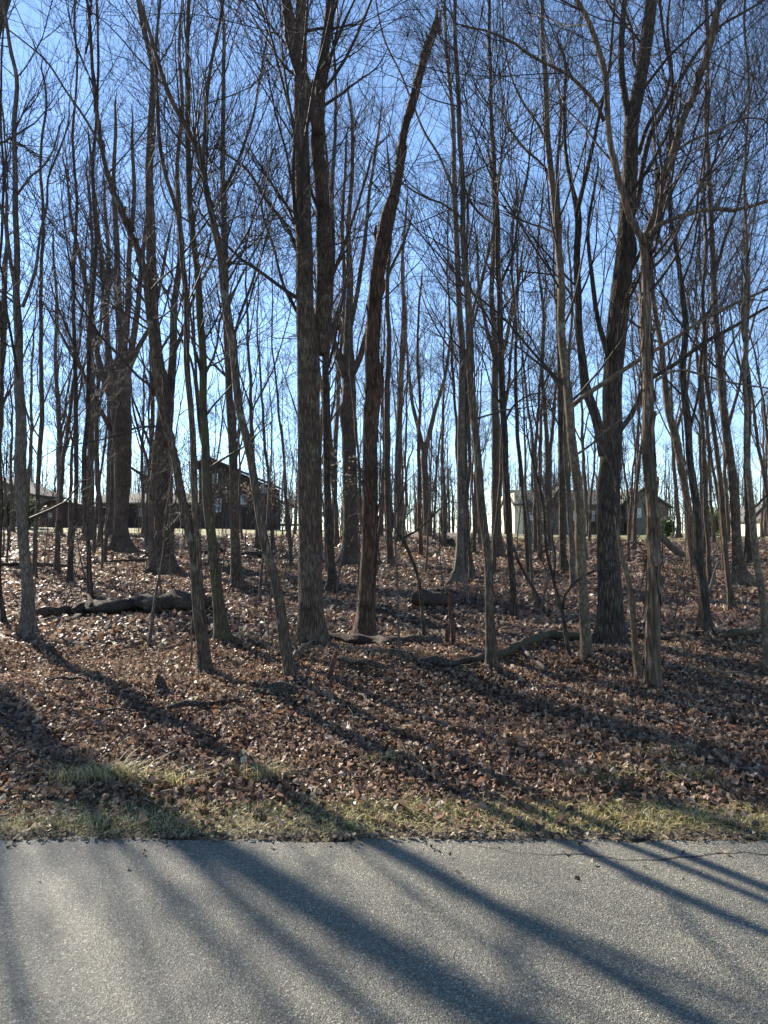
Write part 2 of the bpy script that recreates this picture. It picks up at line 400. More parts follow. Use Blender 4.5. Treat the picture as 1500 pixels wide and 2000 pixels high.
def asphalt_mat():
    m, nt, b, out = new_mat('asphalt'); L = nt.links.new
    g = N_(nt, 'ShaderNodeNewGeometry')
    v = N_(nt, 'ShaderNodeTexVoronoi', i_Scale=190.0); L(g.outputs['Position'], v.inputs[0])
    sep = N_(nt, 'ShaderNodeSeparateColor'); L(v.outputs['Color'], sep.inputs[0])
    r = ramp(nt, [(0, (0.048, 0.045, 0.036)), (0.4, (0.100, 0.094, 0.075)), (0.75, (0.145, 0.136, 0.108)), (0.93, (0.21, 0.197, 0.158)), (1, (0.40, 0.38, 0.31))], sep.outputs[0])
    n = N_(nt, 'ShaderNodeTexNoise', i_Scale=1.1, i_Detail=7, i_Roughness=0.65); L(g.outputs['Position'], n.inputs[0])
    r2 = ramp(nt, [(0.32, (0.80, 0.80, 0.80)), (0.68, (1.15, 1.14, 1.10))], n.outputs[0])
    mu = N_(nt, 'ShaderNodeMixRGB', blend_type='MULTIPLY'); mu.inputs[0].default_value = 1
    L(r.outputs[0], mu.inputs[1]); L(r2.outputs[0], mu.inputs[2])
    n3 = N_(nt, 'ShaderNodeTexNoise', i_Scale=60.0, i_Detail=3, i_Roughness=0.7); L(g.outputs['Position'], n3.inputs[0])
    r3 = ramp(nt, [(0.34, (0.72, 0.72, 0.72)), (0.62, (1.12, 1.12, 1.12))], n3.outputs[0])
    mu2 = N_(nt, 'ShaderNodeMixRGB', blend_type='MULTIPLY'); mu2.inputs[0].default_value = 1
    L(mu.outputs[0], mu2.inputs[1]); L(r3.outputs[0], mu2.inputs[2])
    n4 = N_(nt, 'ShaderNodeTexNoise', i_Scale=3.2, i_Detail=8, i_Roughness=0.75, i_Distortion=1.2); L(g.outputs['Position'], n4.inputs[0])
    r4 = ramp(nt, [(0.30, (0.74, 0.74, 0.74)), (0.42, (1, 1, 1)), (0.62, (1, 1, 1)), (0.72, (1.16, 1.14, 1.08))], n4.outputs[0])
    mu3 = N_(nt, 'ShaderNodeMixRGB', blend_type='MULTIPLY'); mu3.inputs[0].default_value = 1
    L(mu2.outputs[0], mu3.inputs[1]); L(r4.outputs[0], mu3.inputs[2]); mu2 = mu3
    L(mu2.outputs[0], b.inputs['Base Color']); b.inputs['Roughness'].default_value = 0.72
    b.inputs['Specular IOR Level'].default_value = 0.5
    v2 = N_(nt, 'ShaderNodeTexVoronoi', i_Scale=170.0); L(g.outputs['Position'], v2.inputs[0])
    ad = N_(nt, 'ShaderNodeMath', operation='ADD'); L(v2.outputs['Distance'], ad.inputs[0]); L(n3.outputs[0], ad.inputs[1])
    bp = N_(nt, 'ShaderNodeBump'); bp.inputs['Distance'].default_value = 0.0035; L(ad.outputs[0], bp.inputs['Height'])
    L(bp.outputs[0], b.inputs['Normal'])
    return m
MAT['asphalt'] = asphalt_mat()
MAT['crack'] = plain('crack_dark', (0.012, 0.012, 0.012), 0.95, 0.2, 30)
MAT['lawn'] = plain('lawn_dry_grass', (0.20, 0.185, 0.07), 0.9, 0.3, 2.5, 0.03)
MAT['verge'] = plain('verge_turf', (0.10, 0.08, 0.048), 0.95, 0.4, 14, 0.02)

# ---------------------------------------------------------------- ground, road, lawn, verge
def grid_sheet(name, xs, ys, mat, dz=0.0, kind='structure'):
    X, Y = np.meshgrid(xs, ys); Z = hgt(X, Y) + dz
    V = np.stack([X, Y, Z], -1).reshape(-1, 3); nx, ny = len(xs), len(ys)
    i = np.arange(nx - 1)[None, :] + np.arange(ny - 1)[:, None] * nx
    Q = np.stack([i, i + 1, i + 1 + nx, i + nx], -1).reshape(-1, 4)
    o = link(name, np_mesh(name, V, Q), mat); o['kind'] = kind
    return o

xs = np.concatenate([-np.geomspace(1500, 14, 26), np.arange(-13.6, 13.7, 0.2), np.geomspace(14, 1500, 26)])
ys = np.concatenate([-np.geomspace(1500, 9, 14), np.linspace(-8, 3.6, 6), np.arange(3.72, 16, 0.16), np.geomspace(16, 140, 60), np.geomspace(150, 2500, 18)])
grid_sheet('ground', xs, ys, MAT['ground'], -0.004)
road_w = -3.2
rx = np.concatenate([[-400, -100, -30], np.linspace(-12, 12, 241), [30, 100, 400]])
edge = ROAD_EDGE + 0.016 * np.sin(rx * 3.1) + 0.014 * np.sin(rx * 7.7 + 1) + np.where(np.abs(rx) < 13, RNG.normal(0, 0.014, len(rx)), 0)
V = [(x, road_w, 0.03) for x in rx] + [(x, e - 0.03, 0.03) for x, e in zip(rx, edge)] + [(x, e + 0.02, -0.03) for x, e in zip(rx, edge)]
n = len(rx)
Q = [(i, i + 1, n + i + 1, n + i) for i in range(n - 1)] + [(n + i, n + i + 1, 2 * n + i + 1, 2 * n + i) for i in range(n - 1)]
road = link('road', np_mesh('road', V, Q, smooth=False), MAT['asphalt']); road['kind'] = 'structure'

# long thin crack wandering along the right half of the road
def road_pt(px, py):
    r = ray(px, py); t = (0.03 - CAM_Z) / r[2]; return np.array([r[0] * t, r[1] * t])
ck = [(870, 1638), (905, 1646), (960, 1657), (1010, 1667), (1075, 1671), (1120, 1668), (1160, 1672), (1220, 1679), (1280, 1681), (1320, 1676),
      (1360, 1672), (1400, 1669), (1450, 1665), (1500, 1670), (1600, 1664), (1750, 1674), (1900, 1669)]
cp = np.array([road_pt(*c) for c in ck]); cs = np.r_[0, np.cumsum(np.linalg.norm(np.diff(cp, axis=0), axis=1))]
tt = np.arange(0, cs[-1], 0.02)
cx = np.interp(tt, cs, cp[:, 0]); cy = np.interp(tt, cs, cp[:, 1])
jit = np.convolve(RNG.normal(0, 1, len(tt)), np.ones(4) / 4, 'same') * 0.012
cw = 0.0025 + 0.003 * np.abs(np.convolve(RNG.normal(0, 1, len(tt)), np.ones(5) / 5, 'same')); cw[:30] *= 0.5
V = np.concatenate([np.stack([cx, cy + jit - cw, np.full_like(cx, 0.0325)], -1), np.stack([cx, cy + jit + cw, np.full_like(cx, 0.0325)], -1)])
k = len(tt); Q = [(i, i + 1, k + i + 1, k + i) for i in range(k - 1)]
o = link('road_crack', np_mesh('road_crack', V, Q), MAT['crack']); o['kind'] = 'structure'

grid_sheet('grass_verge', np.arange(-9, 9.01, 0.15), np.linspace(3.77, 4.75, 8), MAT['verge'], 0.004)
grid_sheet('lawn', np.linspace(-60, -3, 40), np.linspace(45, 95, 22), MAT['lawn'], 0.03)
grid_sheet('lawn', np.linspace(9, 70, 40), np.linspace(44, 95, 22), MAT['lawn'], 0.03)
grid_sheet('lawn', np.linspace(-2, 8, 10), np.linspace(38, 44, 6), MAT['lawn'], 0.03)

# ---------------------------------------------------------------- traced trees
BASES = []
GOLD = []            # landmarks: (base px, short name)
def stem3(px_pts, Yd, drift=0.0, rng=RNG, ext=0.0, wob=0.012):
    """pixel points (x, y, width) -> world curve; the curve drifts in depth as it climbs"""
    pts = []
    y0 = px_pts[0][1]
    ph = rng.uniform(0, 6.28, 2)
    for x, y, w in px_pts:
        h = (y0 - y) / F * Yd
        Y = Yd + drift * h + 0.10 * (math.sin(h * 0.9 + ph[0]) - math.sin(ph[0])) * min(1, h * .5)
        p = at(x, y, Y); pts.append([*p, w * 0.5 * Y / F])
    if ext > 0:                        # the part of the stem above the frame
        a, b = np.array(pts[-3 if len(pts) > 2 else -2][:3]), np.array(pts[-1][:3])
        d = (b - a) / np.linalg.norm(b - a); r = pts[-1][3]; n = 6
        d = d + np.array([0, 0, 0.3]); d /= np.linalg.norm(d)
        for k in range(1, n + 1):
            d = d + rng.normal(0, 0.07, 3); d /= np.linalg.norm(d)
            b = b + d * ext / n; pts.append([*b, max(r * (1 - 0.88 * k / n), 0.006)])
    return np.array(pts)

def peeling(name, C, root, seed, n, mat, zmax=99):
    """loose curling bark plates standing off a stem, too many and small to pick out singly"""
    rng = np.random.default_rng(seed); V = []; Q = []
    for _ in range(n):
        i = rng.integers(0, len(C) - 2); p = C[i, :3]; r = C[i, 3]
        if p[2] > zmax: continue
        a = rng.uniform(0, 6.28); w = rng.uniform(0.018, 0.045); ln = rng.uniform(0.12, 0.42)
        lift0, lift1 = rng.uniform(0.0, 0.035), rng.uniform(0.0, 0.02)
        if rng.random() < .5: lift0, lift1 = lift1, lift0
        b = len(V)
        for k in range(5):
            t = k / 4; z = p[2] + (t - .5) * ln
            cen = C[np.argmin(abs(C[:, 2] - z)), :3]
            rr = r * 1.04 + lift0 * (1 - t) ** 2 * 2 + lift1 * t ** 2 * 2
            ww = w * (1 - 0.5 * abs(t - .5) * 2) / max(r, .05) * 0.5
            for s, th in ((-1, 0), (1, 0)):
                aa = a + s * ww
                V.append((cen[0] + math.cos(aa) * rr, cen[1] + math.sin(aa) * rr, z))
            aa = a + ww; V.append((cen[0] + math.cos(a) * (rr - .010), cen[1] + math.sin(a) * (rr - .010), z))
        for k in range(4):
            q = b + 3 * k
            for u, v in ((0, 1), (1, 2), (2, 0)): Q.append((q + u, q + v, q + 3 + v, q + 3 + u))
    if V:
        o = link(name, np_mesh(name, V, Q, smooth=False), mat, root); o['kind'] = 'stuff'

def traced(label, short, bk, stems, dens=1.0, zmin=3.0, len1=2.6, flare=0.55, ext=5.0, cat='tree', group=None, name='bare_tree',
           ang1=(28, 60), shag=0, Yd=None, low=0, jag=0.0, ups=0.10, crown=True, sides=18, twcol='twig', kinds=True):
    seed = abs(hash_(label)); rng = np.random.default_rng(seed)
    bx, by = stems[0][0][0], stems[0][0][1]
    Yd = Yd or ground_at(bx, by)
    base = at(bx, by, Yd); base[2] = float(hgt(base[0], Yd))
    root = empty(name, base); tag(root, label, cat, group)
    if short: GOLD.append((bx, short))
    if Yd < 16: BASES.append((base[0], Yd, stems[0][0][2] * .5 * Yd / F))
    curves = []
    for k, st in enumerate(stems):
        top = st[-1][1] <= 12
        c = stem3(st, Yd, 0.0 if k == 0 else rng.uniform(-0.12, 0.12), rng, ext if top else (0 if jag else 0.0))
        if k == 0: c = np.vstack([[c[0][0], c[0][1], base[2] - 0.12, c[0][3]], c])
        if not top and not jag:         # taper the last drawn point out to a tip
            d = c[-1, :3] - c[-2, :3]; d /= np.linalg.norm(d)
            e = min(2.2, 22 * c[-1, 3])
            c = np.vstack([c, [*(c[-1, :3] + d * e * .5 + rng.normal(0, .05, 3)), c[-1, 3] * .6], [*(c[-1, :3] + d * e), 0.004]])
        ln = np.linalg.norm(np.diff(c[:, :3], axis=0), axis=1).sum()
        n = int(np.clip(ln / 0.14, 8, 90))
        C = resample(c, n, 0.010 if C_ok(c) else 0, rng); C[:, :3] -= base
        if k: C[0, :3] = c[0, :3] - base
        curves.append(C)
        me = trunk_mesh('trunk' if k == 0 else 'limb', C, sides if k == 0 or C[0, 3] > .05 else 8, flare if k == 0 else 0.0,
                        0.05, seed + k, jag=jag if k == 0 else 0)
        link('trunk' if k == 0 else 'limb', me, MAT[bk], root)
        if shag and C[0, 3] > .05: peeling('peeling_bark', C, root, seed + k, shag if k == 0 else shag // 3, MAT[bk])
    if crown:
        tw = 0.0019 + 0.00013 * Yd
        if Yd > 20: dens *= 0.7
        me = crown_mesh('crown', curves, rng, int(32 * dens), int(200 * dens), int(860 * dens), int((1700 if Yd < 15 else 500) * dens),
                        zmin=zmin, len1=len1, tw=tw, ang1=ang1, up1=ups)
        if me: o = link('crown', me, MAT[twcol], root); o['kind'] = 'stuff'
    if low:                              # a few bare shoots on the lower trunk
        me = crown_mesh('shoots', curves[:1], rng, low, low * 4, low * 9, 0, zmin=0.9, len1=0.9, tw=0.0028, ang1=(50, 85), up1=0.02)
        if me: o = link('shoots', me, MAT['twig'], root); o['kind'] = 'stuff'
    return root

def C_ok(c): return c[0, 3] < 0.12
def hash_(s):
    h = 7
    for ch in s: h = (h * 131 + ord(ch)) % 1000003
    return h

traced('rough barked tree nearest the left edge of the wood', 'tree at the left edge', 'grey',
 [[(56,1246,26),(52,1150,20),(49,1069,20),(43,980,22),(40,900,22),(38,800,19),(38,700,16),(37,636,16),(33,569,13),(30,460,11),(30,368,10),(30,234,9),(30,150,8),(20,100,7),(13,50,6),(5,0,5)],
  [(37,600,9),(20,510,8),(8,430,7),(-10,380,6),(-40,280,4)],
  [(44,600,7),(67,536,6),(80,450,5),(93,400,5),(95,345,4),(112,300,4),(135,220,3)],
  [(34,380,5),(60,345,4),(85,325,4),(105,290,3),(120,240,3)]], dens=1.1, low=8)
traced('small dark trunk cut off by the left edge, beside the rough barked tree', 'dark trunk at the left border', 'oak',
 [[(8,1225,10),(2,1170,8),(-2,1100,8),(2,980,7),(-3,850,7),(4,700,6),(-2,560,5),(6,400,5),(2,200,4),(8,0,3)]], dens=.6, flare=.3)
traced('slim far trunk standing between the left edge tree and the dark garden shed', 'slim trunk by the shed', 'far',
 [[(68,1130,9),(69,1060,8),(74,960,8),(80,850,9),(81,720,8),(79,600,7),(84,450,6),(80,300,5),(86,150,4)]], dens=.55, flare=.3)
traced('slim dark trunk leaning left at its foot, left of the two thick grey trees', 'slim dark leaning trunk', 'oak',
 [[(136,1139,11),(141,1060,9),(147,980,8),(150,900,8),(147,780,8),(146,670,7),(142,560,7),(150,420,6),(143,280,5),(150,120,4),(146,0,3)]], dens=.7, flare=.3)
traced('dark crooked trunk left of the thick flared tree, bending above its foot', 'crooked dark trunk', 'oak',
 [[(176,1170,10),(173,1090,9),(166,1000,8),(165,900,9),(170,800,8),(174,700,8),(178,600,8),(188,450,6),(180,330,6),(192,180,5),(188,0,4)],
  [(172,760,5),(150,690,4),(130,640,4),(100,560,3)]], dens=.8, flare=.3)
traced('straight far trunk in front of the low shed wall', 'straight trunk before the shed', 'far',
 [[(177,1052,13),(177,960,12),(178,860,11),(180,740,10),(176,620,8),(180,480,6),(172,360,5)]], dens=.5, flare=.3)
traced('slender far tree before the dark garden shed with a wavy stem', 'wavy stem before the shed', 'far',
 [[(117,1046,10),(118,960,8),(119,880,8),(113,790,7),(108,700,7),(112,600,5),(104,480,4)],[(121,900,5),(135,860,4),(146,820,3),(150,740,3)]], dens=.45, flare=.3)
traced('thick grey tree with flared foot and broom of rising limbs, before the low roof', 'flared broom tree', 'far',
 [[(234,1077,36),(236,1030,27),(238,980,27),(240,900,33),(238,840,36),(236,790,38),(237,740,34),(240,690,20),(232,600,14),(228,480,11),(222,350,8),(226,240,6)],
  [(228,800,16),(205,745,13),(190,690,11),(178,610,10),(160,520,8),(140,430,6),(128,330,4)],
  [(226,760,14),(214,700,12),(206,620,10),(200,520,9),(186,400,7),(176,290,5)],
  [(246,760,15),(256,690,13),(268,610,11),(276,520,9),(290,400,7),(300,280,5)],
  [(248,730,12),(270,680,10),(292,640,8),(312,560,7),(330,460,5)],
  [(240,700,14),(250,600,12),(252,500,10),(262,380,8),(258,260,6)],
  [(222,850,10),(196,800,8),(170,745,7),(140,690,6),(112,640,4),(84,590,3)]], dens=1.6, zmin=6, len1=4.6, flare=.75, ups=.14, ext=4)
traced('grey trunk standing close behind the flared broom tree', 'grey trunk behind the broom tree', 'far',
 [[(216,1047,22),(217,980,19),(218,900,18),(219,830,16),(214,740,13),(208,640,10),(212,500,8),(204,380,5)]], dens=.6, zmin=7, flare=.4)
traced('massive dark tree with a broken stub on its left flank, before the house', 'massive stubbed tree', 'brown',
 [[(315,1114,46),(313,1070,38),(310,1000,38),(312,930,37),(318,850,33),(324,790,30),(318,740,22),(303,690,19),(298,630,18),(295,560,18),(295,469,18),(291,335,15),(295,235,13),(298,134,11),(277,40,10),(270,0,9)],
  [(326,800,20),(334,740,17),(338,680,15),(340,600,13),(352,500,11),(350,420,10),(346,330,8),(356,210,7),(350,90,6),(356,0,5)],
  [(300,950,16),(290,938,12),(280,930,7)],
  [(334,700,8),(352,660,7),(372,600,6),(398,540,5),(430,480,4)]], dens=1.8, zmin=4.5, len1=4.4, flare=.5, shag=0)
traced('shaggy leaning tree left of the mossy trunk, its stem splitting in two low down', 'shaggy leaning tree', 'brown',
 [[(402,1322,27),(398,1270,23),(388,1180,22),(376,1080,19),(362,1010,17),(351,950,16),(335,870,15),(316,785,14),(302,710,13),(290,610,12),(280,520,11),(245,435,11),(228,385,10),(214,345,9),(198,285,9),(188,208,7),(177,100,6),(169,0,5)],
  [(392,1180,15),(389,1100,14),(380,1010,13),(377,900,13),(372,800,12),(368,700,12),(364,600,11),(355,500,10),(348,435,9),(321,335,8),(311,234,7),(305,120,6),(312,0,5)],
  [(198,288,5),(165,230,5),(130,180,4),(90,120,4),(40,75,3),(5,45,3)],
  [(300,700,6),(330,660,5),(352,600,4),(362,560,3)]], dens=1.5, shag=110, flare=.35, low=10)
traced('mossy greenish trunk with split foot standing between the shaggy tree and the curved tree', 'mossy trunk', 'mossy',
 [[(438,1260,32),(430,1200,22),(420,1120,20),(411,1030,18),(404,930,17),(401,870,16),(396,790,15),(395,700,14),(392,620,14),(388,550,13),(378,469,12),(368,368,11),(368,250,10),(367,150,9),(367,0,7)],
  [(404,900,7),(392,850,6),(384,780,5),(370,700,5),(345,640,4),(330,560,3)],
  [(396,740,6),(420,690,5),(432,620,4),(470,540,3)]], dens=1.3, flare=.35, low=8)
traced('far straight trunk with rough bark right of the mossy trunk, before the brown house', 'trunk before the brown house', 'brown',
 [[(463,1150,24),(461,1090,18),(457,1000,16),(455,900,15),(449,800,14),(445,700,14),(441,600,13),(440,500,12),(435,335,10),(436,167,8),(432,0,6)],
  [(444,720,7),(462,640,6),(488,560,5),(520,470,4)],
  [(436,380,7),(470,300,6),(500,200,5),(520,80,4)]], dens=1.3, zmin=4.5, len1=3.6, flare=.5)
traced('brown curving tree with a sharp elbow, leaning left, its foot by the root stump', 'curving elbow tree', 'brown',
 [[(573,1338,25),(562,1290,21),(548,1210,20),(536,1140,19),(522,1080,18),(510,1010,17),(500,955,16),(491,900,16),(484,860,16),(472,815,15),(461,755,15),(453,690,15),(445,620,17),(438,560,16),(432,500,15),(422,452,14),(405,368,12),(395,311,11),(362,251,10),(328,184,9),(308,117,8),(278,17,7),(270,-10,6)],
  [(396,318,8),(400,260,8),(402,201,8),(412,134,7),(432,50,6),(438,0,5)],
  [(446,600,5),(470,540,4),(500,480,4),(520,400,3)]], dens=1.3, flare=.25, low=6, ext=4)
traced('largest twin stemmed tree in the middle, thick ridged trunk forking into two upright stems', 'big forked tree', 'brown',
 [[(605,1264,50),(606,1235,48),(607,1180,46),(607,1100,46),(606,1000,46),(605,900,46),(603,800,45),(602,720,46),(600,660,42),(596,603,34),(594,502,33),(590,335,31),(588,200,28),(587,100,25),(588,0,22)],
  [(620,690,34),(628,650,36),(633,603,35),(635,540,32),(634,469,30),(628,400,28),(624,335,27),(621,270,28),(624,215,22),(631,130,20),(638,60,20),(644,0,19)],
  [(620,260,22),(610,200,20),(598,165,20),(582,105,21),(567,33,20),(556,-10,19)],
  [(590,520,8),(560,440,7),(520,390,6),(480,330,5),(440,300,4)],
  [(640,560,8),(665,500,7),(690,430,6),(712,350,5),(740,280,4)],
  [(586,620,7),(556,560,6),(536,490,5),(510,400,4)]], dens=2.2, zmin=3.6, len1=3.2, flare=.5, sides=28, ext=6)
traced('straight dark trunk close behind the big forked tree on its right', 'dark trunk behind the forked tree', 'oak',
 [[(650,1155,24),(648,1110,15),(644,1050,14),(640,970,14),(638,880,14),(637,780,14),(636,700,13),(642,600,12),(650,500,10),(648,380,8),(655,250,7),(652,100,5)],
  [(640,720,6),(655,660,5),(668,590,4),(680,500,3)]], dens=1.0, zmin=4.5, len1=3.4, flare=.5)
traced('thick grey tree with black flared foot and ring shaped burl, left of the snag', 'burl ringed tree', 'far',
 [[(683,1102,40),(684,1060,31),(685,1000,30),(683,920,29),(681,850,28),(679,812,33),(680,795,30),(682,750,26),(682,715,24),(680,650,16),(684,560,13),(680,450,10),(688,320,8),(684,200,6)],
  [(676,735,16),(662,700,14),(650,660,12),(640,590,10),(628,480,8),(640,350,6),(632,230,4)],
  [(688,730,14),(704,695,12),(716,650,10),(740,590,8),(766,520,6),(800,440,4)],
  [(684,640,10),(700,560,9),(712,470,8),(724,360,6),(742,240,4)],
  [(672,705,10),(654,670,8),(672,560,8),(668,430,7),(676,300,5)]], dens=1.9, zmin=7, len1=5.0, flare=.7, ups=.14, ext=4)
traced('tall dead snag broken off at the top, leaning right, reddish bare wood showing', 'broken snag', 'snag',
 [[(713,1254,44),(716,1200,34),(720,1102,31),(723,1020,30),(724,935,30),(723,860,30),(727,790,31),(730,734,33),(727,700,29),(729,650,28),(733,569,28),(740,515,29),(748,469,30),(759,419,28),(772,372,20),(780,335,17),(787,268,15),(796,230,16),(806,201,18),(823,134,16),(846,67,15),(858,38,8)],
  [(737,480,9),(733,455,7),(734,440,4)],
  [(733,745,12),(742,738,9),(746,730,5)]], crown=False, flare=.3, jag=.22, shag=90, low=0, sides=24, name='dead_tree')
traced('slim grey trunk right of the snag, before the thicket', 'slim trunk right of the snag', 'far',
 [[(762,1103,14),(760,1040,12),(757,935,12),(756,840,12),(757,750,11),(760,660,9),(756,560,8),(764,430,6),(758,300,4)]], dens=.8, zmin=6, len1=3.4, flare=.4)
traced('grey far trunk, second to the right of the snag, foot hidden by brush', 'second grey trunk past the snag', 'far',
 [[(779,1055,16),(778,1000,14),(777,920,13),(780,820,12),(783,740,11),(790,640,9),(786,520,7),(794,400,4)]], dens=.8, zmin=7, len1=4, flare=.4)
traced('thin reddish trunk between the snag and the short rotten log', 'thin reddish trunk', 'redrot',
 [[(822,1087,9),(820,1030,8),(819,950,8),(818,870,7),(820,780,6),(815,680,5),(822,560,4)]], dens=.5, zmin=5, flare=.3)
traced('far leaning grey tree with wide low fork in the middle gap', 'low forked far tree', 'far',
 [[(835,1046,15),(833,1000,13),(831,940,13),(829,888,13),(838,850,10),(850,800,8),(868,740,6),(880,660,5)],[(828,885,9),(818,840,8),(806,790,7),(798,720,5),(790,640,4)]], dens=1.0, zmin=6, len1=4, flare=.4)
traced('pale straight tree with gripping roots, behind and left of the leaning trunk', 'pale rooted tree', 'grey',
 [[(895,1140,27),(897,1110,17),(899,1040,15),(900,960,15),(900,850,14),(902,760,14),(903,690,13),(897,600,12),(893,500,11),(887,350,10),(884,220,8),(872,100,7),(868,0,5)],
  [(901,720,6),(918,660,5),(935,590,5),(950,500,4)],
  [(888,380,6),(860,310,5),(830,260,5),(790,160,4),(745,60,4),(735,0,3)]], dens=1.3, zmin=4, len1=3.4, flare=.8)
traced('dark pole close behind the pale rooted tree', 'dark pole behind the pale tree', 'oak',
 [[(909,1122,13),(908,1060,11),(907,960,10),(908,860,9),(912,740,8),(918,620,7),(912,500,5),(920,360,4)]], dens=.5, zmin=5, flare=.2)
traced('thin crooked trunk rooted just right of the pale rooted tree', 'thin crooked trunk', 'far',
 [[(922,1133,13),(919,1090,8),(914,1040,8),(911,980,8),(918,900,7),(914,800,6),(924,700,5),(918,560,4)]], dens=.5, zmin=4, flare=.5)
traced('leaning brown tree on the right of the middle log, pale root at its foot', 'leaning log side tree', 'brown',
 [[(962,1322,26),(959,1270,19),(955,1190,17),(951,1102,16),(944,1010,16),(939,935,15),(932,868,14),(924,801,14),(917,720,13),(912,620,12),(910,540,11),(906,450,10),(904,340,9),(896,230,9),(889,120,8),(890,0,7)],
  [(914,640,6),(936,560,5),(962,470,5),(975,360,4),(1000,240,3)],
  [(905,430,5),(870,400,4),(830,385,4),(780,350,3)],
  [(903,360,6),(930,410,5),(970,440,4)]], dens=1.5, flare=.35, low=6)
traced('stout grey tree far behind the leaning brown tree', 'stout grey far tree', 'far',
 [[(973,1089,26),(971,1040,18),(969,935,17),(968,850,16),(966,760,14),(968,680,13),(960,580,10),(966,450,8),(958,320,6)],
  [(966,740,9),(984,680,8),(1002,600,6),(1020,500,4)],[(966,700,8),(950,640,7),(935,560,5),(930,460,4)]], dens=1.3, zmin=6, len1=4.4, flare=.6, ups=.13)
traced('dark upright trunk between the leaning brown tree and the tan house wall', 'dark upright trunk', 'oak',
 [[(1004,1213,15),(1002,1150,12),(998,1080,12),(993,1000,13),(986,900,13),(983,800,13),(979,700,12),(975,600,12),(972,500,10),(972,430,10),(966,350,9),(960,250,8),(958,120,7),(955,0,6)],
  [(975,560,6),(1000,500,5),(1010,430,5),(1030,350,4),(1040,240,3)],
  [(984,830,5),(1005,790,4),(1040,770,3)]], dens=1.2, flare=.25, low=6)
traced('slim trunk before the cream end wall of the tan house', 'slim trunk by the cream wall', 'oak',
 [[(1032,1119,14),(1030,1080,9),(1026,1010,9),(1019,930,8),(1011,850,8),(1007,760,7),(1008,650,6),(1000,520,5),(1010,380,4)]], dens=.7, zmin=4, flare=.4)
traced('slim wavy tree in front of the tan house roof, left of the black pole', 'wavy tree before the roof', 'far',
 [[(1077,1078,11),(1072,1020,10),(1070,950,10),(1069,880,9),(1064,800,8),(1058,720,7),(1062,620,6),(1050,500,5),(1060,380,4)],[(1070,900,6),(1078,840,5),(1084,770,4),(1096,690,3)]], dens=.8, zmin=4, flare=.3)
traced('black straight pole tree behind the smooth tan tree', 'black pole tree', 'oak',
 [[(1100,1117,20),(1098,1070,13),(1098,1000,13),(1097,900,13),(1095,800,12),(1093,700,10),(1090,600,10),(1094,480,8),(1088,340,7),(1095,200,5)],
  [(1095,760,5),(1075,730,5),(1040,700,4),(1000,672,3)]], dens=.9, zmin=4, flare=.4)
traced('thin trunk tucked between the black pole tree and the smooth tan tree', 'thin tucked trunk', 'grey',
 [[(1120,1152,12),(1117,1090,10),(1112,1010,10),(1108,930,9),(1104,840,8),(1110,720,6),(1118,600,5),(1110,450,4)]], dens=.5, zmin=4, flare=.3)
traced('smooth tan tree with a dark scar and a long limb rising to the right', 'smooth tan tree', 'smooth',
 [[(1148,1300,26),(1147,1270,21),(1143,1210,19),(1138,1140,19),(1134,1069,19),(1128,980,18),(1122,900,18),(1117,840,17),(1113,790,18),(1107,740,15),(1103,700,15),(1097,640,15),(1094,580,15),(1090,502,14),(1087,435,13),(1080,368,12),(1072,268,11),(1064,167,10),(1059,67,8),(1058,0,7)],
  [(1116,795,9),(1135,778,9),(1180,748,9),(1250,703,8),(1310,665,7),(1370,625,7),(1440,590,6),(1510,560,5),(1600,520,4)],
  [(1122,890,5),(1150,872,4),(1180,845,4),(1205,825,3)],
  [(1072,290,6),(1050,240,5),(1020,200,5),(1000,160,4),(985,90,3),(980,0,3)],
  [(1080,380,5),(1060,320,5),(1035,300,4),(1000,260,4),(960,200,3)]], dens=1.3, flare=.3, low=4)
traced('biggest dark oak on the right with ridged bark and heavy upward limbs', 'big dark oak', 'oak',
 [[(1194,1270,54),(1193,1240,48),(1191,1180,46),(1189,1100,44),(1188,1030,43),(1189,960,43),(1193,900,40),(1196,840,38),(1196,767,37),(1201,700,38),(1206,640,39),(1213,569,38),(1222,469,33),(1226,400,31),(1230,335,30),(1234,234,28),(1248,167,25),(1262,84,24),(1272,0,23)],
  [(1180,890,22),(1172,850,19),(1158,800,18),(1144,767,18),(1137,700,16),(1131,640,14),(1130,580,14),(1127,500,13),(1126,410,13),(1118,370,8),(1105,300,7),(1104,210,6),(1098,100,5)],
  [(1128,410,9),(1142,350,9),(1155,300,8),(1170,230,7),(1190,140,6),(1196,40,5),(1200,0,4)],
  [(1230,240,15),(1222,200,13),(1214,134,12),(1217,67,11),(1220,0,10)],
  [(1208,845,11),(1235,808,10),(1262,750,9),(1320,710,8),(1375,668,8),(1430,640,7),(1500,600,5),(1580,560,4)],
  [(1228,440,12),(1246,390,11),(1256,320,10),(1272,262,10),(1300,215,9),(1325,160,8),(1370,90,7),(1400,55,6),(1450,25,5),(1500,-5,4)],
  [(1248,300,9),(1262,250,8),(1292,200,8),(1310,150,7),(1300,80,6),(1290,0,5)],
  [(1190,700,12),(1172,640,10),(1160,560,9),(1150,470,7),(1160,360,5)],
  [(1214,640,14),(1222,560,12),(1240,480,9)]], dens=2.3, zmin=3.6, len1=3.6, flare=.5, sides=28, ext=6)
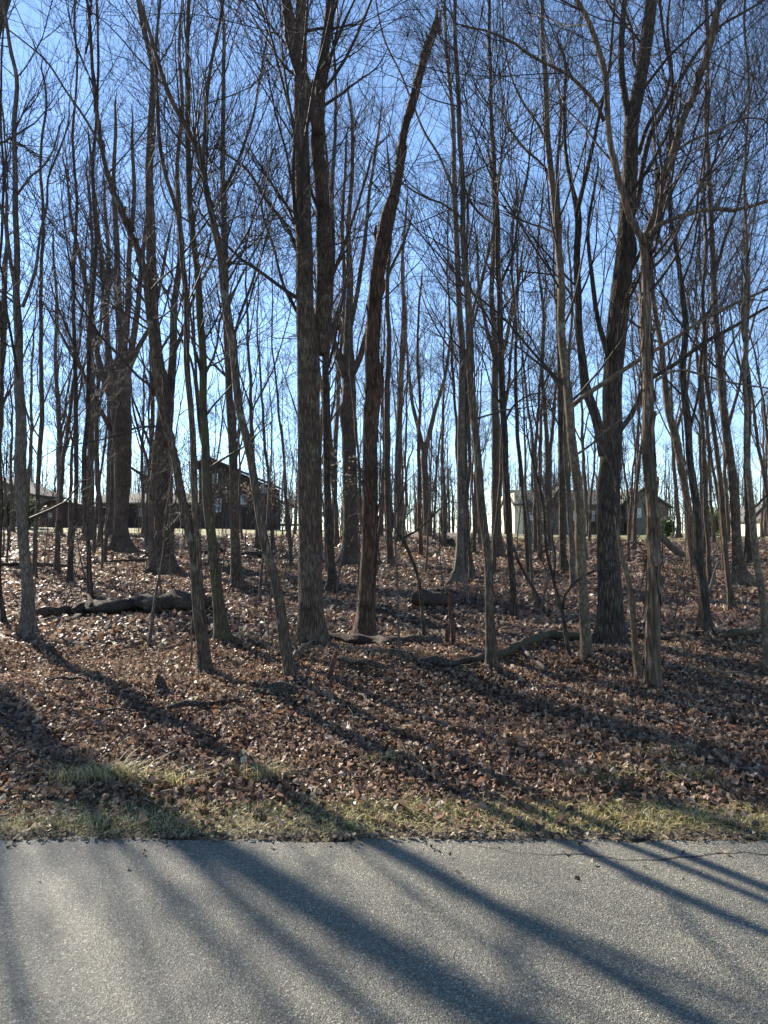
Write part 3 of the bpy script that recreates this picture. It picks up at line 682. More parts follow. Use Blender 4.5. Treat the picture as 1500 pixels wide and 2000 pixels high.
traced('shaggy bark hickory in front on the right, forking in a wide V high up', 'shaggy V forked tree', 'shaggy',
 [[(1275,1358,32),(1275,1310,29),(1275,1250,28),(1274,1150,27),(1275,1050,25),(1272,970,23),(1268,901,22),(1267,830,21),(1267,768,21),(1265,700,20),(1262,633,19),(1259,560,19),(1258,502,19),(1259,465,19),(1268,448,14),(1285,402,14),(1301,335,14),(1318,291,13),(1335,234,13),(1355,190,13),(1370,140,12),(1385,84,12),(1398,27,11),(1404,0,10)],
  [(1258,475,14),(1247,455,13),(1234,433,13),(1218,385,14),(1200,318,13),(1187,251,12),(1184,201,12),(1181,150,12),(1167,84,11),(1147,33,10),(1127,0,9)],
  [(1266,462,9),(1291,435,9),(1321,425,9),(1361,412,9),(1395,408,9),(1435,412,8),(1469,402,8),(1510,390,7),(1580,370,5)],
  [(1180,236,8),(1161,197,8),(1134,167,7),(1117,150,7),(1067,127,6),(1033,110,6),(1000,84,5),(950,60,4),(880,35,3)],
  [(1300,345,7),(1326,290,6),(1360,270,6),(1400,255,5),(1450,230,4),(1500,235,3)],
  [(1280,745,5),(1310,725,5),(1330,722,5),(1380,735,4),(1440,750,4),(1510,765,3)]], dens=1.7, shag=190, flare=.2, low=8, zmin=3.2)
traced('young wavy stem growing at the left foot of the shaggy V forked tree', 'wavy young stem', 'smooth',
 [[(1252,1346,14),(1245,1300,11),(1238,1230,11),(1232,1170,11),(1223,1120,10),(1212,1080,9),(1207,1050,7),(1200,1010,5),(1203,965,5),(1197,925,4),(1180,880,4),(1160,850,3)],
  [(1210,1070,5),(1235,1058,4),(1262,1066,4),(1290,1085,3)]], dens=.35, zmin=1.2, len1=1.2, flare=.3)
traced('crooked sapling with an arching side branch, left of the smooth tan tree foot', 'crooked arching sapling', 'oak',
 [[(1122,1303,10),(1112,1275,8),(1104,1230,8),(1097,1190,8),(1088,1155,7),(1080,1120,6),(1068,1075,6),(1062,1020,5),(1055,960,5),(1040,900,4),(1028,840,3)],
  [(1099,1190,6),(1104,1160,5),(1125,1135,5),(1155,1117,5),(1172,1113,4),(1200,1108,3)],
  [(1082,1125,5),(1085,1080,4),(1078,1040,3)]], dens=.35, zmin=1.2, len1=1.2, flare=.3)
traced('dark trunk right of the shaggy V forked tree with a slight kink', 'dark kinked trunk', 'oak',
 [[(1379,1240,25),(1377,1190,18),(1372,1130,17),(1365,1070,17),(1358,1000,15),(1352,940,14),(1348,890,13),(1345,834,14),(1338,767,13),(1335,700,12),(1336,640,11),(1328,536,9),(1315,452,8),(1308,368,7),(1306,300,7),(1312,180,6),(1306,60,5),(1310,0,4)],
  [(1345,850,6),(1362,780,5),(1372,700,4),(1378,620,3)],
  [(1330,560,5),(1352,500,4),(1365,420,4),(1390,330,3)]], dens=1.1, flare=.4)
traced('pale edged leaning trunk close behind the dark kinked trunk', 'leaning pale trunk', 'shaggy',
 [[(1353,1104,22),(1350,1050,15),(1343,985,14),(1331,918,14),(1320,855,15),(1306,805,14),(1298,740,12),(1290,670,11),(1278,600,9),(1270,500,8),(1282,380,6),(1276,250,5)],
  [(1318,850,7),(1340,770,6),(1350,690,5),(1372,600,4)]], dens=1.0, zmin=5, len1=3.4, flare=.5, shag=50)
traced('slim brown stem right of the dark kinked trunk', 'slim brown stem', 'brown',
 [[(1386,1143,10),(1383,1080,8),(1378,1002,8),(1376,930,8),(1372,840,7),(1368,740,6),(1374,620,5),(1366,480,4),(1374,340,3)]], dens=.5, zmin=3.5, flare=.3)
traced('thin brown tree with bulbous foot between the kinked and the pale rooted right trunks', 'thin bulb footed tree', 'brown',
 [[(1430,1197,16),(1425,1150,10),(1419,1102,9),(1415,1035,11),(1406,950,10),(1398,868,9),(1388,800,8),(1380,734,8),(1376,667,7),(1372,580,7),(1380,470,6),(1374,350,5),(1384,200,4),(1378,0,3)]], dens=.9, zmin=3.5, flare=.4)
traced('tall straight tree with clawed roots near the right edge', 'claw rooted tree', 'brown',
 [[(1444,1140,30),(1442,1110,20),(1439,1069,18),(1436,1000,17),(1432,940,16),(1425,890,16),(1416,818,15),(1408,750,14),(1402,667,13),(1396,600,12),(1392,500,10),(1388,420,9),(1384,320,8),(1378,220,7),(1384,100,6),(1380,0,5)],
  [(1418,840,7),(1440,770,6),(1455,690,5),(1480,600,4)],
  [(1392,560,6),(1412,480,6),(1440,400,5),(1460,300,4)]], dens=1.4, zmin=4.5, len1=3.6, flare=.8)
traced('dark far trunk right of the claw rooted tree', 'dark far right trunk', 'oak',
 [[(1464,1100,18),(1463,1050,14),(1461,970,13),(1459,890,12),(1462,800,11),(1456,690,9),(1462,560,7),(1456,420,5)]], dens=.8, zmin=6, len1=3.6, flare=.4)
traced('olive barked tree at the right edge with a forked limb reaching off frame', 'olive tree at the right edge', 'smooth',
 [[(1499,1322,14),(1495,1260,13),(1488,1180,13),(1479,1100,13),(1471,1010,12),(1465,950,11),(1460,880,10),(1457,800,9),(1450,740,8),(1458,680,7),(1455,600,7),(1462,480,6),(1452,350,5),(1462,200,4),(1458,0,4)],
  [(1472,1012,7),(1485,998,6),(1498,985,6),(1540,960,4)],
  [(1458,820,5),(1480,790,4),(1510,760,3)],
  [(1452,740,5),(1436,680,4),(1424,600,3)]], dens=1.0, zmin=2.8, flare=.15, low=4)
traced('slight forked young tree leaning over between the snag and the short rotten log', 'leaning forked sapling', 'oak',
 [[(829,1250,7),(825,1200,6),(821,1160,6),(812,1115,6),(801,1085,7),(788,1052,7),(776,1035,6),(768,1020,5),(782,985,4),(792,940,4),(800,890,3)],
  [(787,1050,5),(808,1040,4),(833,1020,4),(852,1002,3),(880,980,3)]], dens=.3, zmin=1.2, len1=1.2, flare=.2)

# trees added out of frame on the sunny side to throw shade on the road and the verge
left_spots = [(-10.6, 14.4, 5, .52, 'low spreading shade tree added beyond the left edge, between the broom crowned and straight ones'), (-9.95, 13.0, 0, 1.3, 'straight bare tree leaning right, added beyond the left edge to shade the road'), (-8.1, 12.2, 2, .50, 'low broom crowned bare tree added for shade just beyond the left edge'),
              (-19.0, 21.5, 4, .9, 'high forked bare tree added for shade farthest beyond the left edge')]

# ---------------------------------------------------------------- far trees: archetypes, then copies
def arch_tree(k, H, r, kind, dens=1.0):
    rng = np.random.default_rng(900 + k)
    def stem(p, d, ln, r0, n=9, up=.05, w=.05, tip=.12):
        pts = [[*p, r0]]; p = np.array(p, float); d = np.array(d, float)
        for j in range(1, n):
            d = d + rng.normal(0, w, 3); d[2] += up; d /= np.linalg.norm(d)
            p = p + d * ln / (n - 1); pts.append([*p, r0 * (1 - (1 - tip) * j / (n - 1))])
        return np.array(pts)
    lean = rng.normal(0, .03, 2)
    tr = stem((0, 0, -.15), (lean[0], lean[1], 1), H, r, 12, .04, .035)
    st = [tr]
    nf = {'pole': 0, 'fork': 3, 'broom': 7}[kind]
    for j in range(nf):
        f = rng.uniform(.28, .6) if kind == 'broom' else rng.uniform(.3, .7)
        i = int(f * 11); a = rng.uniform(0, 6.28); sp = rng.uniform(.35, .6)
        st.append(stem(tr[i, :3], (math.cos(a) * sp, math.sin(a) * sp, 1), H * (1 - f) * rng.uniform(.8, 1.05), tr[i, 3] * .55, 9, .08, .06))
    C = [resample(s, 40 if q == 0 else 16, 0.02, rng) for q, s in enumerate(st)]
    tm = trunk_mesh('trunk', C[0], 10, .6, .06, k)
    lims = [trunk_mesh('limb', c, 6, 0, .05, k) for c in C[1:]]
    cm = crown_mesh('crown', C, rng, int(26 * dens), int(135 * dens), int(560 * dens), int(560 * dens), zmin=H * (.28 if kind != 'pole' else .3),
                    len1=H * (.20 if kind != 'pole' else .13), tw=0.0064, up1=.12)
    return tm, lims, cm

ARCH = [arch_tree(0, 17, .13, 'pole'), arch_tree(1, 19, .19, 'fork', 1.2), arch_tree(2, 18, .23, 'broom', 1.5), arch_tree(3, 15, .09, 'pole', .8),
        arch_tree(4, 20, .17, 'fork', 1.2), arch_tree(5, 17, .21, 'broom', 1.4), arch_tree(6, 13, .065, 'pole', .6), arch_tree(7, 16, .11, 'fork', .9)]
ADJ = ['tall straight bare', 'tall forked bare', 'thick broom crowned', 'slender bare', 'high forked bare', 'thick spreading bare', 'thin short bare', 'medium forked bare']

def place_arch(name, loc, rz, sc, k):
    tm, lims, cm = ARCH[k]
    root = empty(name, loc, rz); root.scale = (sc, sc, sc)
    link('trunk', tm, MAT['far'], root)
    for m in lims: link('limb', m, MAT['far'], root)
    o = link('crown', cm, MAT['fartwig'], root); o['kind'] = 'stuff'
    return root

ORD = ['first', 'second', 'third', 'fourth', 'fifth', 'sixth', 'seventh', 'eighth', 'ninth', 'tenth', 'eleventh', 'twelfth', 'thirteenth', 'fourteenth',
       'fifteenth', 'sixteenth', 'seventeenth', 'eighteenth', 'nineteenth', 'twentieth']
def name_by_neighbour(items, noun):
    """items: (root, base px, kind word) -> each label tells which side of which landmark it stands and its turn"""
    marks = [(x, s) for x, s in GOLD if 25 < x < 1480]
    by = {}
    for root, px, adj in items:
        mx, s = min(marks, key=lambda m: abs(m[0] - px))
        by.setdefault((s, px > mx, adj), []).append((abs(px - mx), root))
    for (s, right, adj), v in by.items():
        v.sort(key=lambda q: q[0])
        for k, (_, root) in enumerate(v):
            o = (ORD[k] + ' ') if len(v) > 1 else ''
            root['label'] = f"{o}{adj} {noun} just {'right' if right else 'left'} of the {s}"

rng = np.random.default_rng(31)
used = []
items = []
# front rows between the traced trees are left open; the belt behind them is filled
tries = 0
while len(items) < 104 and tries < 6000:
    tries += 1
    y = 20 + 62 * rng.random() ** 1.25
    px = rng.uniform(-40, 1540)
    x = (px - 750) / F * y
    if any((x - a) ** 2 + (y - b) ** 2 < (2.0 + .012 * y) ** 2 for a, b in used): continue
    if 62 < y and (-44 < x < -9 or 12 < x < 45): continue
    if y < 36 and 735 < px < 900 and rng.random() < .5: continue
    used.append((x, y))
    far = y > 36
    k = int(rng.choice(len(ARCH), p=[.16, .12, .07, .24, .09, .05, .15, .12] if far else [.08, .02, 0, .38, 0, 0, .37, .15]))
    sc = rng.uniform(.72, 1.12)
    root = place_arch('background_tree', (x, y, float(hgt(x, y)) - .05), rng.uniform(0, 6.28), sc, k)
    root['category'] = 'tree'; root['group'] = 'bare trees deeper in the wood'
    bx = proj((x, y, float(hgt(x, y))))[0]
    items.append((root, bx, ADJ[k]))
name_by_neighbour(items, 'tree')

for i, (x, y, k, sc, lab) in enumerate(left_spots):
    r = place_arch('added_shade_tree', (x, y, float(hgt(x, y)) - .05), i * 1.3, sc, k)
    if 'leaning' in lab: r.rotation_euler = (0, math.radians(15), 0); r.scale = (1.05, 1.05, 1.65)  # tilt and stretch shape the shadow this added tree throws on the road
    tag(r, lab, 'tree', 'trees added beyond the left edge for shade')

# far off woods behind the houses and in the middle gap: reads as one mass
def woods():
    rng = np.random.default_rng(77); parts = []
    n = 460
    P = np.empty((n, 8, 3)); R = np.empty((n, 8))
    for i in range(n):
        y = rng.uniform(100, 165); x = rng.uniform(-.62, .62) * y; H = rng.uniform(9, 17) * (1.0 + .002 * (y - 100))
        z = float(hgt(x, y)); ln = rng.normal(0, .4, 2)
        for j in range(8):
            P[i, j] = (x + ln[0] * j / 7 + rng.normal(0, .08), y + ln[1] * j / 7, z + H * j / 7)
        R[i] = np.linspace(rng.uniform(.09, .2), .03, 8)
    parts.append(tubes(P, R, 4))
    P1, R1 = kids(P, R, 4600, .03, (25, 60), .3, 5, .5, .12, .12, rng, rcap=.06, rmin=.03); parts.append(tubes(P1, R1, 3))
    P2, R2 = kids(P1, R1, 22000, .1, (25, 60), .7, 2, .6, .08, .15, rng, rcap=.04, rmin=.03); parts.append(tubes(P2, R2, 3))
    V, Q = merge(parts)
    o = link('far_woods', np_mesh('far_woods', V, Q), MAT['fartwig']); tag(o, 'distant bare woods on the skyline behind the houses', 'woods', kind='stuff')
woods()

# ---------------------------------------------------------------- saplings
def arch_sapling(k, H, r, dens, beech=False):
    rng = np.random.default_rng(1500 + k)
    pts = [[0, 0, -.08, r]]; p = np.array([0, 0, -.08]); d = np.array([rng.normal(0, .08), rng.normal(0, .08), 1.0])
    for j in range(1, 10):
        d = d + rng.normal(0, .06, 3); d[2] += .05; d /= np.linalg.norm(d); p = p + d * H / 9; pts.append([*p, r * (1 - .85 * j / 9)])
    C = resample(np.array(pts), 26, .008, rng)
    tm = trunk_mesh('stem', C, 6, .3, .04, k)
    cm = crown_mesh('twigs', [C], rng, int(12 * dens), int(52 * dens), int(170 * dens), int(200 * dens), zmin=H * .22, len1=H * .30, tw=.0032, ang1=(35, 70), up1=.06)
    lm = None
    if beech:
        n = 190; vv = np.empty(len(cm.vertices) * 3, np.float32); cm.vertices.foreach_get('co', vv); vv = vv.reshape(-1, 3)
        lm = leaf_mesh('leaves', vv[rng.choice(len(vv), n)], np.full(n, .035), rng, tilt=1.2, detail=1)
    return tm, cm, lm

def leaf_mesh(name, P, size, rng, tilt=.6, detail=2, nrm=None):
    """one mesh of many curled leaves. detail 2: 3x3 points, 1: folded pair of quads, 0: one quad"""
    n = len(P)
    if detail == 2:
        uv = np.array([[-.10, -.5], [-.42, -.18], [-.30, .22], [0, -.62], [.0, -.1], [.0, .55], [.12, -.5], [.45, -.12], [.26, .26]])
        q = np.array([[0, 3, 4, 1], [1, 4, 5, 2], [3, 6, 7, 4], [4, 7, 8, 5]])
    elif detail == 1:
        uv = np.array([[-.42, -.2], [-.3, .35], [0, -.5], [0, .55], [.42, -.1], [.26, .4]])
        q = np.array([[0, 2, 3, 1], [2, 4, 5, 3]])
    else:
        uv = np.array([[-.5, -.3], [.1, -.5], [.5, .3], [-.2, .5]]); q = np.array([[0, 1, 2, 3]])
    m = len(uv)
    U = uv[None] * (1 + rng.normal(0, .16, (n, m, 2)))
    cup = rng.uniform(-.2, 1.0, (n, 1)); curl = rng.uniform(-.6, .9, (n, 1))
    Z = cup * np.abs(U[:, :, 0]) * 1.0 + curl * U[:, :, 1] ** 2 + rng.normal(0, .17, (n, m))
    L = np.stack([U[:, :, 0], U[:, :, 1], Z], -1) * size[:, None, None]
    a = rng.uniform(0, 2 * np.pi, n); t = np.abs(rng.normal(0, tilt, n)); b = rng.uniform(0, 2 * np.pi, n)
    def rot(v, ax, an):
        c, s = np.cos(an)[:, None], np.sin(an)[:, None]; o = v.copy(); i, j = [(1, 2), (2, 0), (0, 1)][ax]
        o[:, :, i] = v[:, :, i] * c - v[:, :, j] * s; o[:, :, j] = v[:, :, i] * s + v[:, :, j] * c; return o
    L = rot(rot(rot(L, 2, a), 0, t), 2, b)
    V = (L + P[:, None, :]).reshape(-1, 3)
    Q = (q[None] + (np.arange(n) * m)[:, None, None]).reshape(-1, 4)
    return np_mesh(name, V, Q, smooth=False)

SAP = [arch_sapling(0, 3.2, .016, 1), arch_sapling(1, 4.6, .024, 1.4), arch_sapling(2, 2.4, .010, .6), arch_sapling(3, 5.8, .03, 1.7),
       arch_sapling(4, 3.8, .014, .8), arch_sapling(5, 2.9, .014, 1.5, True), arch_sapling(6, 6.5, .026, 1.5)]
SADJ = ['thin upright', 'twiggy upright', 'stick thin short', 'tall twiggy', 'spindly bare', 'leaf holding pale', 'tall slim']
def place_sap(x, y, rz, sc, k):
    tm, cm, lm = SAP[k]
    root = empty('sapling', (x, y, float(hgt(x, y)) - .01), rz); root.scale = (sc,) * 3
    link('stem', tm, MAT['grey'], root)
    o = link('twigs', cm, MAT['twig'], root); o['kind'] = 'stuff'
    if lm: o = link('leaves', lm, MAT['paleleaf'], root); o['kind'] = 'stuff'
    root['category'] = 'sapling'; root['group'] = 'saplings scattered through the wood'
    return root
rng = np.random.default_rng(55)
sitems = []
fixed = [(178,1188,4,.75),(290,1262,1,.9),(318,1180,0,1),(68,1165,4,.9),(110,1145,2,1),(371,1303,2,1),(525,1300,2,.9),(655,1195,1,.8),(780,1285,4,1.0),
         (478,1075,5,1.6),(510,1085,5,1.5),(545,1090,5,1.4),(440,1085,5,1.5),(640,1120,5,1.9),(1400,1150,0,1),(1092,1040,5,1.2),(340,1185,0,.9),
         (520,1140,1,1),(553,1130,0,1),(1355,1330,2,.9),(1185,1180,2,1.0),(868,1160,0,1),(940,1075,3,1),(1010,1105,1,1.1),(600,1090,1,1)]
for px, py, k, sc in fixed:
    Y = ground_at(px, py); p = at(px, py, Y); sitems.append((place_sap(p[0], Y, rng.uniform(0, 6.28), sc, k), px, SADJ[k]))
while len(sitems) < 195:
    y = 11 + 56 * rng.random() ** 1.1; px = rng.uniform(5, 1495); x = (px - 750) / F * y
    if 560 < px < 680 and y < 14: continue
    k = int(rng.choice(7, p=[.2, .16, .16, .14, .17, .03, .14])); 
    sitems.append((place_sap(x, y, rng.uniform(0, 6.28), rng.uniform(.7, 1.25), k), px, SADJ[k]))
name_by_neighbour(sitems, 'sapling')

# ---------------------------------------------------------------- logs, stumps, fallen branches
def lying(label, pts, mat='rot', name='fallen_log', cat='log', seed=1, rough=.19, sides=14, sink=.05, extra=(), part='branch', lift=0.055):
    """pts in pixels (x, y of the middle, width); the log lies on the ground along them"""
    def curve(pp, base=None):
        out = []
        for x, y, w in pp:
            Y = ground_at(x, y + w * .4); r = w * .575 * Y / F
            p = at(x, y + w * .4, Y); out.append([p[0], Y, float(hgt(p[0], Y)) + r * (1 - sink) + lift, r])
        return np.array(out)
    c = curve(pts); b = c[len(c) // 2, :3].copy(); b[2] -= c[len(c) // 2, 3]
    root = empty(name, b); tag(root, label, cat)
    ln = np.linalg.norm(np.diff(c[:, :3], axis=0), axis=1).sum()
    C = resample(c, int(np.clip(ln / .07, 10, 80)), 0); C[:, :3] -= b
    C[:, 2] += 0.012 * np.sin(np.arange(len(C)) * 1.3 + seed)
    C[:3, 3] *= (.62, .85, .97); C[-3:, 3] *= (.97, .85, .55)
    link('trunk', trunk_mesh('trunk', C, sides, 0, rough, seed), MAT[mat], root)
    for q, e in enumerate(extra):
        c2 = []
        for x, y, w, up in e:
            Y = ground_at(x, y + w * .4 + up * 1.0); p = at(x, y, Y); c2.append([p[0], Y, p[2], w * .5 * Y / F])
        C2 = resample(np.array(c2), 12); C2[:, :3] -= b
        link(part, trunk_mesh(part, C2, 7, 0, rough, seed + q), MAT[mat], root)
    return root

lying('long rotten log with knobbly roots lying behind the left edge tree and the shaggy tree',
      [(140,1202,12),(165,1196,20),(200,1196,24),(233,1194,26),(260,1192,23),(283,1190,28),(310,1191,25),(333,1186,29),(370,1187,26),(413,1186,22)], seed=3, rough=.26, sides=16,
      extra=[[(180,1185,16,14),(176,1172,10,28),(172,1162,5,38)], [(252,1180,12,12),(254,1170,7,22)], [(330,1176,14,12),(337,1166,8,24)], [(170,1196,14,0),(150,1206,14,0),(130,1216,9,0)],
             [(292,1182,10,8),(296,1172,6,18)]])
lying('dark rotten branch log continuing from the long log towards the left edge tree', [(70,1203,15),(100,1204,15),(125,1200,13),(152,1196,12)], seed=5, rough=.14)
lying('thin dark log far left behind the left edge tree', [(-20,1108,5),(30,1107,6),(67,1108,7),(120,1109,7),(167,1113,7)], seed=6)
lying('thin far log lying left of the massive stubbed tree foot', [(180,1103,4),(230,1100,5),(287,1099,5),(300,1101,4)], seed=7)
lying('dark log far back behind the mossy trunk', [(395,1082,7),(430,1078,8),(470,1084,8),(540,1088,6)], seed=8)
lying('log across the foot of the big forked tree and the broken snag', [(636,1251,11),(665,1255,12),(700,1260,14),(735,1263,14),(767,1263,15),(800,1261,16),(833,1262,17),(863,1264,17)], seed=9, rough=.2, sides=14,
      extra=[[(640,1252,8,4),(625,1255,6,6),(600,1272,5,8),(585,1284,5,6),(568,1296,5,4)], [(760,1262,6,2),(757,1275,4,3)]])
lying('short thick hollow log alone on the leaves right of the snag', [(803,1179,25),(812,1179,27),(835,1179,25),(858,1180,22),(875,1182,17),(889,1184,12)], seed=10, rough=.2, sides=16)
lying('half buried rotten log below the middle log', [(655,1296,7),(680,1301,10),(717,1309,10),(745,1313,9),(770,1317,6)], seed=11)
lying('crooked dark log running to the foot of the leaning log side tree', [(835,1300,10),(850,1306,15),(870,1309,15),(900,1306,12),(925,1300,13),(945,1294,13)], seed=12, rough=.15,
      extra=[[(850,1300,8,4),(838,1288,5,14)]])
lying('arched mossy log between the leaning log side tree and the smooth tan tree', [(972,1292,11),(1000,1278,14),(1022,1268,14),(1050,1257,15),(1080,1251,15),(1110,1254,15),(1145,1256,15)], 'mossy', seed=13, rough=.12)
lying('pale broken branch slanting down across the arched mossy log', [(996,1254,6),(1013,1268,8),(1023,1282,9),(1040,1300,8),(1068,1316,7)], 'deadpale', seed=14, cat='branch', name='fallen_branch', lift=.05)
lying('log end showing on the right behind the big dark oak', [(1222,1251,8),(1260,1252,9),(1290,1253,8),(1318,1255,6)], seed=15)
lying('mossy log at the far right edge behind the olive tree', [(1406,1253,10),(1425,1249,12),(1450,1246,11),(1475,1243,10),(1520,1240,9)], 'mossy', seed=16)
lying('dark branch lying in the leaves near the road on the left', [(328,1394,8),(350,1392,10),(385,1390,9),(430,1386,7),(480,1382,5)], seed=17, cat='branch', name='fallen_branch')
lying('thin stick low in the leaves at the far left front', [(90,1342,4),(130,1335,5),(175,1341,4)], seed=18, cat='branch', name='fallen_branch')
lying('dark root like branch at the foot of the curving elbow tree', [(500,1346,6),(522,1337,8),(545,1325,8),(562,1318,8)], seed=19, cat='branch', name='fallen_branch', lift=.02)
lying('long thin stick in front of the massive stubbed tree, pointing at the shaggy tree', [(290,1274,3),(320,1290,4),(350,1308,4),(384,1315,4)], seed=20, cat='branch', name='fallen_branch', lift=.03)
lying('pale forked root branch leaning on the foot of the leaning log side tree', [(924,1277,3),(940,1282,5),(948,1294,6),(954,1312,6),(959,1326,5)], 'deadpale', seed=21, cat='branch', name='fallen_branch', lift=.06)
lying('pale thin stick on the leaves right of the big dark oak foot', [(1138,1322,3),(1165,1322,4),(1195,1316,3),(1215,1300,2)], 'deadpale', seed=22, cat='branch', name='fallen_branch', lift=.01)
lying('thin pale stick in the leaves in front of the broken snag', [(700,1365,3),(715,1378,4),(735,1395,3)], 'deadpale', seed=23, cat='branch', name='fallen_branch')
lying('short stick in the leaves front right', [(1360,1318,3),(1400,1321,4),(1470,1330,3)], 'deadpale', seed=24, cat='branch', name='fallen_branch')
lying('slim stick in the shaded leaves at left front', [(160,1398,3),(220,1400,4),(260,1400,3)], 'rot', seed=25, cat='branch', name='fallen_branch')

lying('curved broken limb leaning from the curving elbow tree towards the big forked tree', [(562,1316,6),(572,1300,6),(585,1287,5),(600,1276,5),(618,1264,4)], 'deadpale', seed=31, cat='branch', name='fallen_branch', lift=.10)
lying('dark broken limb right of the low root stump', [(585,1340,7),(605,1334,7),(625,1326,6),(640,1322,4)], seed=32, cat='branch', name='fallen_branch', lift=.05)
lying('short dark limb left of the low root stump', [(505,1362,7),(520,1357,8),(540,1352,7)], seed=33, cat='branch', name='fallen_branch', lift=.05)
lying('thin crossed stick before the crooked dark log', [(845,1330,4),(870,1320,4),(900,1316,4),(925,1308,3)], 'deadpale', seed=34, cat='branch', name='fallen_branch', lift=.05)
lying('dark limb lying left of the foot of the leaning log side tree', [(880,1326,6),(905,1318,7),(935,1312,6)], seed=35, cat='branch', name='fallen_branch', lift=.07)
lying('long pale stick right of the arched mossy log', [(1040,1330,3),(1075,1326,4),(1110,1318,4),(1135,1305,3)], 'deadpale', seed=36, cat='branch', name='fallen_branch', lift=.03)
lying('dead branch among leaves between the mossy trunk and the big forked tree', [(465,1245,4),(495,1262,4),(525,1275,5),(548,1290,4)], seed=37, cat='branch', name='fallen_branch', lift=.06)

def upright(label, pts, mat, name, cat, seed, jag=.04, flare=.4, sides=10, Yd=None):
    Yd = Yd or ground_at(pts[0][0], pts[0][1]); base = at(pts[0][0], pts[0][1], Yd); base[2] = float(hgt(base[0], Yd))
    c = stem3(pts, Yd); c = np.vstack([[c[0][0], c[0][1], base[2] - .1, c[0][3]], c])
    C = resample(c, 22); C[:, :3] -= base
    root = empty(name, base); tag(root, label, cat)
    link('wood', trunk_mesh('wood', C, sides, flare, .14, seed, jag=jag), MAT[mat], root)
    return root
upright('dark splintered stump leaning left in the shaded leaves at left front', [(322,1360,16),(317,1345,13),(312,1330,13),(308,1320,9)], 'rot', 'stump', 'stump', 41, .05)
upright('leaning broken stake of rotten wood right of the curving elbow tree', [(644,1324,8),(648,1305,8),(652,1288,8),(658,1270,5)], 'redrot', 'broken_stem', 'dead stem', 42, .03)
upright('reddish rotten stake, the taller one, right of the short hollow log', [(886,1268,8),(885,1235,8),(880,1200,7),(878,1160,5)], 'redrot', 'broken_stem', 'dead stem', 43, .04)
upright('reddish rotten stake, the shorter one, below the short hollow log', [(872,1261,7),(873,1243,7),(872,1226,5)], 'redrot', 'broken_stem', 'dead stem', 44, .03)
upright('leaning dead stem left of the wavy tree before the roof', [(1063,1197,5),(1045,1155,5),(1025,1120,6),(1010,1090,5),(1003,1070,4)], 'oak', 'broken_stem', 'dead stem', 45, .03)
upright('thick broken limb propped aslant behind the shaggy V forked tree', [(1334,1090,11),(1320,1076,13),(1305,1062,14),(1288,1045,14)], 'grey', 'propped_limb', 'limb', 46, .05, 0, Yd=None)
upright('pale leafless stem leaning left right of the dark kinked trunk', [(1382,1165,5),(1390,1140,5),(1396,1115,4),(1402,1098,3)], 'deadpale', 'broken_stem', 'dead stem', 47, .02)
upright('dark stub of a dead stem far back right of the pale rooted tree', [(880,1068,14),(881,1060,14),(880,1052,11)], 'rot', 'stump', 'stump', 48, .06)
def root_stump():
    Yd = ground_at(545, 1366); b = at(548, 1366, Yd); b[2] = float(hgt(b[0], Yd))
    root = empty('root_stump', b); tag(root, 'low dark root stump heaped with soil beside the curving elbow tree', 'stump')
    rng = np.random.default_rng(5)
    c = np.array([[-.2, 0, -.02, .05], [-.1, 0, .04, .09], [0.02, 0, .05, .10], [.12, 0, .04, .08], [.2, 0, .0, .05]])
    link('wood', trunk_mesh('wood', resample(c, 16), 12, 0, .2, 3), MAT['rot'], root)
    for k in range(6):
        a = rng.uniform(0, 6.28); st = np.array([[0.1 * math.cos(a), .06 * math.sin(a), .06, .028], [.2 * math.cos(a), .16 * math.sin(a), .08, .02], [.36 * math.cos(a), .3 * math.sin(a), .0, .01]])
        link('root', trunk_mesh('root', resample(st, 9), 6, 0, .12, k), MAT['rot'], root)
root_stump()

# ---------------------------------------------------------------- houses
wood_d = plain('siding_dark_brown', (0.040, 0.026, 0.020), .8, .2, 3, .01)
shed_red = plain('siding_dark_red', (0.050, 0.023, 0.019), .8, .2, 3, .01)
roof_d = plain('shingles_dark', (0.05, 0.04, 0.036), .9, .25, 8, .02)
roof_t = plain('shingles_tan', (0.20, 0.175, 0.14), .9, .2, 8, .02)
roof_g = plain('shingles_grey', (0.11, 0.10, 0.09), .9, .2, 8, .02)
cream = plain('siding_cream_and_sunlit', (0.62, 0.56, 0.42), .7, .06, 2)  # cream house siding; also stands in for sunlight on the tan house end
beige = plain('siding_beige_and_shaded', (0.16, 0.138, 0.10), .8, .1, 2)  # darkened to stand in for shade on the tan house; grey house shares it
white = plain('trim_white', (0.7, 0.7, 0.68), .6, .05, 3)
glass = plain('window_glass', (0.10, 0.12, 0.14), .08, .1, 1, 0, .8)
blind = plain('window_blind', (0.42, 0.44, 0.46), .5, .1, 1)
darkw = plain('deck_wood', (0.06, 0.045, 0.035), .85, .2, 4)
stone = plain('stone_block', (0.36, 0.33, 0.28), .85, .2, 2)

def house(name, px0, pyg, Y, label, cat='house'):
    p = at(px0, pyg, Y); o = empty(name, (p[0], Y, float(hgt(p[0], Y)) - .3)); tag(o, label, cat)
    s = Y / F
    def X(px): return (px - px0) * s
    def Z(py): return (at(px0, py, Y)[2] - o.location.z)
    return o, X, Z

